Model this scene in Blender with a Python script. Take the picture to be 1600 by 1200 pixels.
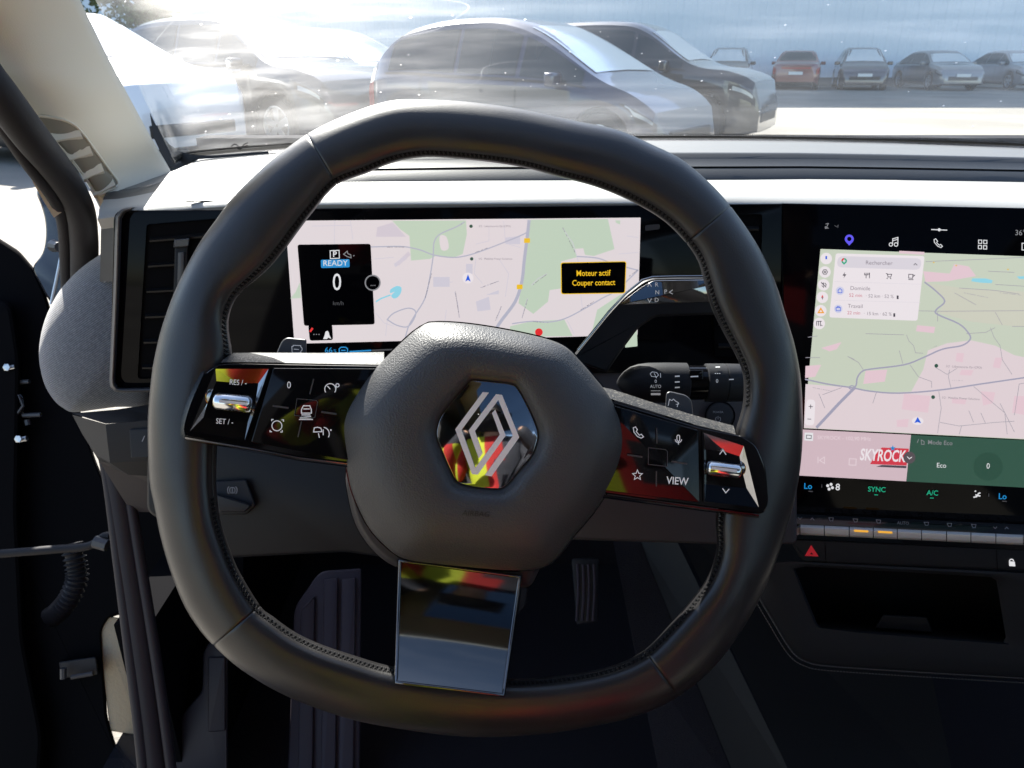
import bpy, bmesh, math, random
import numpy as np
from mathutils import Vector, Matrix, Euler

for o in list(bpy.data.objects): bpy.data.objects.remove(o)
scene = bpy.context.scene
R = math.radians
random.seed(7)

# ------------------------------------------------------------------ camera
F, PX0, PY0 = 1201.0, 800.0, 600.0
PITCH = R(23.0)
CAM = Vector((0.0, 0.0, 1.17))
FW = Vector((0, math.cos(PITCH), -math.sin(PITCH)))
UP = Vector((0, math.sin(PITCH), math.cos(PITCH)))
RT = Vector((1, 0, 0))
cd = bpy.data.cameras.new('camera')
cam = bpy.data.objects.new('camera', cd)
scene.collection.objects.link(cam)
cam.location = CAM
cam.rotation_euler = (R(90) - PITCH, 0, 0)
cd.sensor_fit = 'HORIZONTAL'; cd.sensor_width = 36.0
cd.lens = 36.0 * F / 1600.0
cd.clip_start = 0.01; cd.clip_end = 500
cd.dof.use_dof = True; cd.dof.focus_distance = 0.46; cd.dof.aperture_fstop = 30.0
scene.camera = cam

# ------------------------------------------------------------------ light
EXPOSURE = 1.9
SUN_EL, SUN_AZ = 40.0, -23.0          # azimuth from straight ahead, negative = to the left
w = bpy.data.worlds.new('World'); scene.world = w; w.use_nodes = True
nt = w.node_tree; nt.nodes.clear()
sky = nt.nodes.new('ShaderNodeTexSky'); sky.sky_type = 'NISHITA'; sky.sun_disc = False
sky.sun_elevation = R(SUN_EL); sky.sun_rotation = R(SUN_AZ)
bg = nt.nodes.new('ShaderNodeBackground'); bg.inputs['Strength'].default_value = 0.085
ow = nt.nodes.new('ShaderNodeOutputWorld')
nt.links.new(sky.outputs[0], bg.inputs[0]); nt.links.new(bg.outputs[0], ow.inputs[0])
sd = bpy.data.lights.new('sun', 'SUN'); sun = bpy.data.objects.new('sun', sd)
scene.collection.objects.link(sun)
sd.energy = 5.0; sd.angle = R(0.5); sd.color = (1.0, 0.95, 0.87)
sdir = Vector((math.sin(R(SUN_AZ)) * math.cos(R(SUN_EL)), math.cos(R(SUN_AZ)) * math.cos(R(SUN_EL)), math.sin(R(SUN_EL))))
sun.rotation_euler = sdir.to_track_quat('Z', 'Y').to_euler()
sun.location = sdir * 60
vs = scene.view_settings
vs.view_transform = 'Standard'; vs.look = 'None'; vs.exposure = EXPOSURE; vs.gamma = 1.0
vs.use_curve_mapping = False
scene.render.engine = 'CYCLES'
cy = scene.cycles
cy.use_denoising = True
try: cy.denoiser = 'OPENIMAGEDENOISE'
except Exception: pass
cy.max_bounces = 9; cy.diffuse_bounces = 4; cy.glossy_bounces = 5; cy.transmission_bounces = 6
cy.transparent_max_bounces = 16; cy.caustics_reflective = False; cy.caustics_refractive = False
cy.sample_clamp_indirect = 6.0; cy.blur_glossy = 0.3

# ------------------------------------------------------------------ helpers: rays and planes
def ray(px, py): return FW + RT * ((px - PX0) / F) + UP * ((PY0 - py) / F)
def at(px, py, d): return CAM + ray(px, py) * d
class Plane:
    def __init__(s, o, u, v):
        s.o = Vector(o); s.u = Vector(u).normalized(); v = Vector(v)
        s.n = s.u.cross(v).normalized(); s.v = s.n.cross(s.u).normalized()
    def pt(s, px, py, h=0.0):
        r = ray(px, py); o = s.o + s.n * h
        return CAM + r * ((o - CAM).dot(s.n) / r.dot(s.n))

# ------------------------------------------------------------------ helpers: objects
COL = scene.collection
ORG = {}
def thing(name, label, cat, loc=(0, 0, 0), group=None, kind=None):
    o = bpy.data.objects.new(name, None); COL.objects.link(o)
    o.empty_display_size = 0.05; o.location = loc; ORG[o] = Vector(loc)
    o['label'] = label; o['category'] = cat
    if group: o['group'] = group
    if kind: o['kind'] = kind
    return o
def obj(name, V, Fc, mat, parent=None, loc=None, smooth=35, label=None, kind=None, recalc=True, sub=0, bevel=None):
    me = bpy.data.meshes.new(name)
    org = ORG[parent] if parent is not None else Vector(loc or (0, 0, 0))
    me.from_pydata([tuple(Vector(v) - org) for v in V], [], Fc)
    me.validate(verbose=False)
    if recalc:
        bm = bmesh.new(); bm.from_mesh(me)
        bmesh.ops.remove_doubles(bm, verts=bm.verts, dist=1e-6)
        bmesh.ops.recalc_face_normals(bm, faces=bm.faces)
        bm.to_mesh(me); bm.free()
    if smooth:
        me.polygons.foreach_set('use_smooth', [True] * len(me.polygons))
        me.set_sharp_from_angle(angle=R(smooth))
    if mat is not None: me.materials.append(MAT[mat] if isinstance(mat, str) else mat)
    o = bpy.data.objects.new(name, me); COL.objects.link(o)
    if parent is not None: o.parent = parent; ORG[o] = org
    else: o.location = org; ORG[o] = org
    if label: o['label'] = label
    if kind: o['kind'] = kind
    if bevel:
        m = o.modifiers.new('bevel', 'BEVEL'); m.width = bevel; m.segments = 3; m.limit_method = 'ANGLE'; m.angle_limit = R(40)
    if sub:
        m = o.modifiers.new('sub', 'SUBSURF'); m.levels = sub; m.render_levels = sub
    return o
def tag(o, label, cat, group=None, kind=None):
    if label: o['label'] = label
    if cat: o['category'] = cat
    if group: o['group'] = group
    if kind: o['kind'] = kind
    return o
class MB:
    def __init__(s): s.V = []; s.F = []
    def add(s, V, Fc):
        b = len(s.V); s.V += list(V); s.F += [tuple(i + b for i in f) for f in Fc]; return s
    def build(s, *a, **k): return obj(a[0], s.V, s.F, *a[1:], **k)

def grid(rows, closed_u=False, closed_v=False, cap0=False, cap1=False):
    V = [p for r in rows for p in r]; n = len(rows[0]); m = len(rows); Fc = []
    for i in range(m if closed_v else m - 1):
        for j in range(n if closed_u else n - 1):
            a = i * n + j; b = i * n + (j + 1) % n
            c = ((i + 1) % m) * n + (j + 1) % n; d = ((i + 1) % m) * n + j
            Fc.append((a, b, c, d))
    if cap0: Fc.append(tuple(range(n))[::-1])
    if cap1: Fc.append(tuple((m - 1) * n + j for j in range(n)))
    return V, Fc
def tube(P, rad, seg=10, caps=True, closed=False):
    P = [Vector(p) for p in P]; rows = []; n = len(P)
    rads = rad if isinstance(rad, (list, tuple)) else [rad] * n
    prev = None
    for i, p in enumerate(P):
        t = (P[(i + 1) % n] - P[i - 1]) if closed else (P[min(i + 1, n - 1)] - P[max(i - 1, 0)])
        t.normalize()
        if prev is None:
            a = Vector((0, 0, 1)) if abs(t.z) < 0.9 else Vector((1, 0, 0)); x = t.cross(a).normalized()
        else: x = (prev - t * prev.dot(t)).normalized()
        prev = x; y = t.cross(x)
        rows.append([p + (x * math.cos(2 * math.pi * k / seg) + y * math.sin(2 * math.pi * k / seg)) * rads[i] for k in range(seg)])
    return grid(rows, closed_u=True, closed_v=closed, cap0=caps and not closed, cap1=caps and not closed)
def box(c, sx, sy, sz, rot=None):
    c = Vector(c); V = []
    for z in (-1, 1):
        for y in (-1, 1):
            for x in (-1, 1):
                d = Vector((x * sx / 2, y * sy / 2, z * sz / 2))
                if rot is not None: d = rot @ d
                V.append(c + d)
    return V, [(0, 2, 3, 1), (4, 5, 7, 6), (0, 1, 5, 4), (2, 6, 7, 3), (0, 4, 6, 2), (1, 3, 7, 5)]

# ------------------------------------------------------------------ helpers: outlines in picture pixels
def crom(P, n=6, closed=True):
    P = [np.array(p, float) for p in P]; out = []; m = len(P)
    for i in range(m if closed else m - 1):
        g = (lambda k: P[k % m]) if closed else (lambda k: P[min(max(k, 0), m - 1)])
        p0, p1, p2, p3 = g(i - 1), g(i), g(i + 1), g(i + 2)
        for k in range(n):
            t = k / n
            out.append(0.5 * ((2 * p1) + (-p0 + p2) * t + (2 * p0 - 5 * p1 + 4 * p2 - p3) * t * t + (-p0 + 3 * p1 - 3 * p2 + p3) * t ** 3))
    if not closed: out.append(P[-1])
    return [tuple(p) for p in out]
def rounded(P, r, n=5):
    out = []; m = len(P); rr = r if isinstance(r, (list, tuple)) else [r] * m
    for i in range(m):
        p = np.array(P[i], float); a = np.array(P[i - 1], float) - p; b = np.array(P[(i + 1) % m], float) - p
        la, lb = np.linalg.norm(a), np.linalg.norm(b)
        d = min(rr[i], la * 0.49, lb * 0.49)
        if d < 1e-6: out.append(tuple(p)); continue
        s, e = p + a / la * d, p + b / lb * d
        for k in range(n + 1):
            t = k / n; out.append(tuple((1 - t) ** 2 * s + 2 * t * (1 - t) * p + t * t * e))
    return out
def inset(P, d):
    m = len(P); A = np.array(P, float)
    ar = 0.5 * sum(A[i][0] * A[(i + 1) % m][1] - A[(i + 1) % m][0] * A[i][1] for i in range(m))
    sg = 1 if ar > 0 else -1; out = []
    for i in range(m):
        e1 = A[i] - A[i - 1]; e2 = A[(i + 1) % m] - A[i]
        n1 = np.array((-e1[1], e1[0])) / (np.linalg.norm(e1) + 1e-9); n2 = np.array((-e2[1], e2[0])) / (np.linalg.norm(e2) + 1e-9)
        n = n1 + n2; l = np.linalg.norm(n)
        n = n / l if l > 1e-6 else n1
        k = 1 / max(0.5, float(n.dot(n1)))
        out.append(tuple(A[i] + sg * n * d * k))
    return out
def prism(pl, P, h0, h1, bev=0.0, bh=None, steps=3):
    """extruded outline: back ring at h0, front face at h1 with a rounded edge bev pixels wide, bh metres deep"""
    rows = [[pl.pt(x, y, h0) for x, y in P]]
    if bev > 0:
        bh = bh if bh is not None else abs(h1 - h0) * 0.5
        for k in range(steps + 1):
            a = math.pi / 2 * k / steps
            rows.append([pl.pt(x, y, h1 - bh * (1 - math.sin(a))) for x, y in inset(P, bev * (1 - math.cos(a)))])
    else: rows.append([pl.pt(x, y, h1) for x, y in P])
    return grid(rows, closed_u=True, cap1=True)
def flat(pl, P, h): return [pl.pt(x, y, h) for x, y in P], [tuple(range(len(P)))]
def circ(x, y, r, n=20, ry=None): return [(x + r * math.cos(2 * math.pi * k / n), y + (ry or r) * math.sin(2 * math.pi * k / n)) for k in range(n)]
def ring2(pl, Po, Pi, h): return grid([[pl.pt(x, y, h) for x, y in Po], [pl.pt(x, y, h) for x, y in Pi]], closed_u=True)
def ribbon(P, wd, closed=False):
    A = [np.array(p, float) for p in P]; m = len(A); L = []; Rr = []
    for i in range(m):
        if closed: a, b = A[i] - A[i - 1], A[(i + 1) % m] - A[i]
        else: a, b = A[i] - A[max(i - 1, 0)], A[min(i + 1, m - 1)] - A[i]
        if np.linalg.norm(a) < 1e-9: a = b
        if np.linalg.norm(b) < 1e-9: b = a
        a = a / (np.linalg.norm(a) + 1e-9); b = b / (np.linalg.norm(b) + 1e-9)
        n1, n2 = np.array((-a[1], a[0])), np.array((-b[1], b[0])); n = n1 + n2
        l = np.linalg.norm(n); n = n / l if l > 1e-6 else n1
        k = min(2.0, 1 / max(0.3, float(n.dot(n1))))
        L.append(tuple(A[i] + n * wd / 2 * k)); Rr.append(tuple(A[i] - n * wd / 2 * k))
    return L, Rr
def strokes(pl, lines, wd, h, mb=None):
    mb = mb or MB()
    for ln in lines:
        cl = len(ln) > 2 and ln[0] == ln[-1]
        if cl: ln = ln[:-1]
        L, Rr = ribbon(ln, wd, cl)
        V, Fc = grid([[pl.pt(x, y, h) for x, y in L], [pl.pt(x, y, h) for x, y in Rr]], closed_u=cl)
        mb.add(V, Fc)
    return mb
def arc(x, y, r, a0, a1, n=10): return [(x + r * math.cos(R(a0 + (a1 - a0) * k / n)), y - r * math.sin(R(a0 + (a1 - a0) * k / n))) for k in range(n + 1)]
def text(pl, s, x, y, size, h, mat, parent, name='lettering', ang=0.0, sx=1.0, slant=0.0, bold=0.0, align='CENTER'):
    """lettering printed on a surface: size = cap height in pixels, (x, y) = middle of the word"""
    cu = bpy.data.curves.new('t', 'FONT'); cu.body = s; cu.size = 1.0; cu.align_x = align; cu.align_y = 'CENTER'
    cu.resolution_u = 3; cu.offset = bold
    to = bpy.data.objects.new('t', cu); COL.objects.link(to)
    bpy.context.view_layer.update()
    me = bpy.data.meshes.new_from_object(to)
    k = size / 0.69; ca, sa = math.cos(R(ang)), math.sin(R(ang)); V = []
    for v in me.vertices:
        a, b = v.co.x * k * sx + v.co.y * k * slant, -v.co.y * k
        V.append(pl.pt(x + a * ca - b * sa, y + a * sa + b * ca, h))
    Fc = [tuple(p.vertices) for p in me.polygons]
    bpy.data.objects.remove(to); bpy.data.curves.remove(cu); bpy.data.meshes.remove(me)
    return obj(name, V, Fc, mat, parent, smooth=0, recalc=False)

# ------------------------------------------------------------------ materials
MAT = {}
def mat(name, col=(0.5, 0.5, 0.5), rough=0.5, metal=0.0, spec=0.5, coat=0.0, emit=None, es=1.0, bump=None, mix=None, sheen=0.0, coat_r=0.03, rvar=None):
    m = bpy.data.materials.new(name); m.use_nodes = True; n = m.node_tree; b = n.nodes['Principled BSDF']; lk = n.links.new
    I = b.inputs
    I['Base Color'].default_value = (*col, 1); I['Roughness'].default_value = rough; I['Metallic'].default_value = metal
    I['Specular IOR Level'].default_value = spec; I['Coat Weight'].default_value = coat; I['Coat Roughness'].default_value = coat_r
    I['Sheen Weight'].default_value = sheen
    if emit: I['Emission Color'].default_value = (*emit, 1); I['Emission Strength'].default_value = es / 2 ** EXPOSURE
    tc = None
    def coords():
        nonlocal tc
        tc = tc or n.nodes.new('ShaderNodeTexCoord'); return tc.outputs['Object']
    def tex(kind, scale, detail=4.0, stretch=None):
        t = n.nodes.new('ShaderNodeTex' + ('Noise' if kind in ('noise',) else 'Voronoi' if kind == 'voronoi' else 'Wave'))
        t.inputs['Scale'].default_value = scale
        if kind == 'noise': t.inputs['Detail'].default_value = detail
        src = coords()
        if stretch:
            mp = n.nodes.new('ShaderNodeMapping'); mp.inputs['Scale'].default_value = stretch; lk(src, mp.inputs[0]); src = mp.outputs[0]
        lk(src, t.inputs['Vector']); return t
    if bump:
        kind, scale, strength, dist = bump[:4]
        t = tex(kind, scale, stretch=bump[4] if len(bump) > 4 else None)
        bp = n.nodes.new('ShaderNodeBump'); bp.inputs['Strength'].default_value = strength; bp.inputs['Distance'].default_value = dist
        lk(t.outputs[0], bp.inputs['Height']); lk(bp.outputs[0], I['Normal'])
    if mix:
        c2, scale, lo, hi = mix[:4]
        t = tex('noise', scale, 5.0, mix[4] if len(mix) > 4 else None)
        cr = n.nodes.new('ShaderNodeMapRange'); cr.inputs['From Min'].default_value = lo; cr.inputs['From Max'].default_value = hi
        lk(t.outputs[0], cr.inputs['Value'])
        mx = n.nodes.new('ShaderNodeMix'); mx.data_type = 'RGBA'
        mx.inputs['A'].default_value = (*col, 1); mx.inputs['B'].default_value = (*c2, 1)
        lk(cr.outputs[0], mx.inputs['Factor']); lk(mx.outputs['Result'], I['Base Color'])
    if rvar:
        t = tex('noise', rvar[0], 4.0)
        cr = n.nodes.new('ShaderNodeMapRange'); cr.inputs['From Min'].default_value = .35; cr.inputs['From Max'].default_value = .65
        cr.inputs['To Min'].default_value = rvar[1]; cr.inputs['To Max'].default_value = rvar[2]
        lk(t.outputs[0], cr.inputs['Value']); lk(cr.outputs[0], I['Roughness'])
    MAT[name] = m; return m
def srgb(r, g, b):
    f = lambda c: ((c / 255 + 0.055) / 1.055) ** 2.4 if c > 10 else c / 255 / 12.92
    return (f(r), f(g), f(b))
def screen(name, r, g, b, k=1.0):
    return mat(name, (0.045, 0.045, 0.047), 0.28, 0, 0.4, emit=srgb(r, g, b), es=k)
# ------------------------------------------------------------------ the materials of the place
mat('asphalt', (0.20, 0.185, 0.16), 0.9, bump=('noise', 40, 0.4, 0.02), mix=((0.27, 0.25, 0.215), 0.35, 0.4, 0.62))
mat('cladding', (0.72, 0.80, 0.85), 0.5)
mat('trunk', (0.09, 0.06, 0.04), 0.9); mat('leaf', (0.07, 0.11, 0.03), 0.6, mix=((0.13, 0.14, 0.05), 0.6, 0.4, 0.6))
for nm, c in dict(navy=(0.008, 0.014, 0.045), black=(0.012, 0.013, 0.015), dark=(0.016, 0.021, 0.034), white=(0.75, 0.76, 0.77), silver=(0.42, 0.45, 0.48),
                  red=(0.16, 0.03, 0.03), grey=(0.16, 0.17, 0.18), steel=(0.22, 0.23, 0.25)).items():
    mat('paint_' + nm, c, 0.30, 0.25, 0.5, coat=1.0, coat_r=0.05).node_tree.nodes['Principled BSDF'].inputs['Coat IOR'].default_value = 1.75
mat('car_glass', (0.012, 0.024, 0.03), 0.05, 0, 0.7)
mat('screen_glass', (0.72, 0.76, 0.80), 0.12, 0.9)
mat('tyre', (0.012, 0.012, 0.012), 0.85)
mat('wheel_metal', (0.55, 0.56, 0.58), 0.35, 0.6)
mat('lamp_clear', (0.35, 0.38, 0.40), 0.15, 0.3); mat('lamp_red', (0.35, 0.01, 0.012), 0.15)
mat('plate_white', (0.75, 0.75, 0.72), 0.5); mat('grille', (0.008, 0.008, 0.009), 0.5)
# cabin
mat('leather', (0.017, 0.016, 0.017), 0.36, 0, 0.55, bump=('noise', 1100, 0.22, 0.0004), rvar=(28, 0.29, 0.41))
mat('leather_inner', (0.012, 0.012, 0.013), 0.6, bump=('noise', 900, 0.2, 0.0005))
mat('thread', (0.007, 0.007, 0.008), 0.8, spec=0.1)
mat('pad', (0.048, 0.047, 0.049), 0.46, 0, 0.5, bump=('voronoi', 1000, 0.38, 0.0005), rvar=(30, 0.42, 0.5))
mat('gap_tan', (0.42, 0.33, 0.22), 0.9, bump=('noise', 300, 0.5, 0.002))  # tan of the panel added to fill the gap by the sill
mat('emboss_shade', (0.012, 0.012, 0.012), 0.5)
mat('piano', (0.004, 0.004, 0.005), 0.06, 0, 0.3)
mat('mirror_black', (0.40, 0.40, 0.405), 0.05, 1.0)
mat('spoke_gloss', (0.11, 0.115, 0.12), 0.08, 1.0)
mat('chrome', (0.72, 0.72, 0.73), 0.14, 1.0)
mat('dark_chrome', (0.30, 0.30, 0.31), 0.16, 1.0)
mat('bezel_chrome', (0.14, 0.14, 0.15), 0.2, 1.0)
mat('emblem_silver', (0.92, 0.90, 0.91), 0.3, 0.1)
mat('print_white', (0.72, 0.72, 0.73), 0.6, emit=(0.5, 0.5, 0.52), es=0.35)  # white print given a faint glow of its own
mat('print_grey', (0.30, 0.30, 0.32), 0.6)
mat('dusty', (0.02, 0.02, 0.022), 0.5, 0, 0.3, mix=((0.16, 0.15, 0.13), 900, 0.52, 0.68), bump=('noise', 1500, 0.4, 0.0005))
mat('plastic', (0.011, 0.011, 0.013), 0.5, bump=('noise', 1400, 0.15, 0.0004), spec=0.22)
mat('plastic_soft', (0.018, 0.019, 0.023), 0.55, bump=('noise', 1200, 0.2, 0.0005), spec=0.22)
mat('plastic_frame', (0.05, 0.05, 0.058), 0.42)
mat('shroud', (0.05, 0.045, 0.048), 0.5, bump=('noise', 1200, 0.2, 0.0004), spec=0.22)
mat('paddle', (0.05, 0.05, 0.056), 0.4)
mat('glassblack', (0.002, 0.002, 0.003), 0.06, 0, 0.10)
mat('top_skin', (0.13, 0.13, 0.13), 0.45, bump=('noise', 700, 0.15, 0.0005))  # lightened like the shelf, sun glare put into the colour
mat('shelf', (0.36, 0.355, 0.34), 0.5, bump=('noise', 700, 0.2, 0.0006))  # paled well past the dark dash skin to stand in for sun glare
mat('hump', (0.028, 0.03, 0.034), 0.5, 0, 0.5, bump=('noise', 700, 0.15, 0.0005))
mat('pillar', (0.74, 0.69, 0.59), 0.75, bump=('noise', 1300, 0.25, 0.0006))
mat('headliner', (0.30, 0.29, 0.26), 0.9)
mat('rubber', (0.022, 0.021, 0.024), 0.6, bump=('noise', 500, 0.2, 0.0005), spec=0.22)
mat('body_paint', (0.012, 0.013, 0.018), 0.25, 0, 0.5, coat=0.7)
mat('body_dark', (0.005, 0.005, 0.006), 0.8, 0, 0.02)
mat('vent_beige', (0.26, 0.235, 0.19), 0.8)  # darkened pillar beige, shade of the vent recess put into the colour
mat('slat_black', (0.006, 0.006, 0.007), 0.35, 0, 0.25)
mat('trim_black', (0.012, 0.012, 0.013), 0.8)
mat('sill_plastic', (0.028, 0.025, 0.032), 0.5, bump=('noise', 900, 0.2, 0.0004), spec=0.22)
mat('carpet', (0.020, 0.0185, 0.021), 0.95, bump=('noise', 800, 0.8, 0.002), mix=((0.016, 0.014, 0.02), 600, 0.42, 0.6), spec=0.22)
mat('footrest', (0.05, 0.042, 0.056), 0.6, spec=0.22)
mat('tray', (0.010, 0.010, 0.011), 0.8, spec=0.22)
mat('console_skin', (0.020, 0.021, 0.025), 0.55, bump=('noise', 900, 0.25, 0.0005), spec=0.22)
mat('key_metal', (0.82, 0.82, 0.83), 0.35, 0.2)
mat('bolt', (0.60, 0.61, 0.63), 0.35, 1.0)
mat('frit', (0.006, 0.006, 0.007), 0.6)
mat('skin', (0.42, 0.25, 0.17), 0.55)
mat('jacket', (0.55, 0.012, 0.012), 0.8)
m = MAT['jacket']; n = m.node_tree; lk = n.links.new          # navy workwear with red and yellow-green panels
tc = n.nodes.new('ShaderNodeTexCoord'); sx_ = n.nodes.new('ShaderNodeSeparateXYZ'); lk(tc.outputs['Object'], sx_.inputs[0])
def mth(op, a_, b_=None, c_=None):
    q = n.nodes.new('ShaderNodeMath'); q.operation = op
    for i_, v_ in enumerate((a_, b_, c_)):
        if v_ is None: continue
        if isinstance(v_, (int, float)): q.inputs[i_].default_value = v_
        else: lk(v_, q.inputs[i_])
    return q.outputs[0]
X_, Y_, Z_ = sx_.outputs
low_ = mth('LESS_THAN', Z_, .28); mid_ = mth('LESS_THAN', X_, .065)
yel = mth('MAXIMUM', mth('COMPARE', X_, -.117, .064), mth('COMPARE', X_, -.262, .028))
arm_ = mth('MULTIPLY', mth('MULTIPLY', mth('GREATER_THAN', Y_, .115), mth('GREATER_THAN', Z_, .22)), mth('MAXIMUM', mth('GREATER_THAN', X_, 0.0), mth('MULTIPLY', mth('GREATER_THAN', Y_, .22), mth('GREATER_THAN', Z_, .46)))); body_ = mth('SUBTRACT', 1.0, arm_)
yel = mth('MULTIPLY', yel, body_)
red = mth('MULTIPLY', mth('MAXIMUM', low_, mid_), body_)
mx = n.nodes.new('ShaderNodeMix'); mx.data_type = 'RGBA'; mx.inputs['A'].default_value = (0.012, 0.013, 0.02, 1); mx.inputs['B'].default_value = (0.30, 0.005, 0.005, 1); lk(red, mx.inputs['Factor'])
mx2 = n.nodes.new('ShaderNodeMix'); mx2.data_type = 'RGBA'; mx2.inputs['B'].default_value = (0.32, 0.37, 0.012, 1); lk(mx.outputs['Result'], mx2.inputs['A']); lk(yel, mx2.inputs['Factor'])
lk(mx2.outputs['Result'], n.nodes['Principled BSDF'].inputs['Base Color'])
mat('trousers', (0.03, 0.03, 0.035), 0.85)
mat('hair', (0.02, 0.013, 0.01), 0.6)
mat('seat_cloth', (0.04, 0.04, 0.045), 0.9)
# woven dashboard fabric
m = mat('fabric', (0.10, 0.108, 0.125), 0.95, sheen=0.4)
n = m.node_tree; lk = n.links.new; b = n.nodes['Principled BSDF']
tc = n.nodes.new('ShaderNodeTexCoord'); mp = n.nodes.new('ShaderNodeMapping'); mp.inputs['Rotation'].default_value = (0, R(32), 0)
lk(tc.outputs['Object'], mp.inputs[0])
wv = n.nodes.new('ShaderNodeTexWave'); wv.bands_direction = 'Z'; wv.inputs['Scale'].default_value = 190; wv.inputs['Distortion'].default_value = 1.5; wv.inputs['Detail Scale'].default_value = 4
wv2 = n.nodes.new('ShaderNodeTexNoise'); wv2.inputs['Scale'].default_value = 330
lk(mp.outputs[0], wv.inputs[0]); lk(mp.outputs[0], wv2.inputs[0])
mu = n.nodes.new('ShaderNodeMath'); mu.operation = 'MULTIPLY'; lk(wv.outputs[1], mu.inputs[0]); lk(wv2.outputs[0], mu.inputs[1])
mx = n.nodes.new('ShaderNodeMix'); mx.data_type = 'RGBA'; mx.inputs['A'].default_value = (0.045, 0.050, 0.062, 1); mx.inputs['B'].default_value = (0.25, 0.262, 0.29, 1)
lk(mu.outputs[0], mx.inputs['Factor']); lk(mx.outputs['Result'], b.inputs['Base Color'])
bp = n.nodes.new('ShaderNodeBump'); bp.inputs['Strength'].default_value = 0.6; bp.inputs['Distance'].default_value = 0.0008
lk(mu.outputs[0], bp.inputs['Height']); lk(bp.outputs[0], b.inputs['Normal'])

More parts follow.
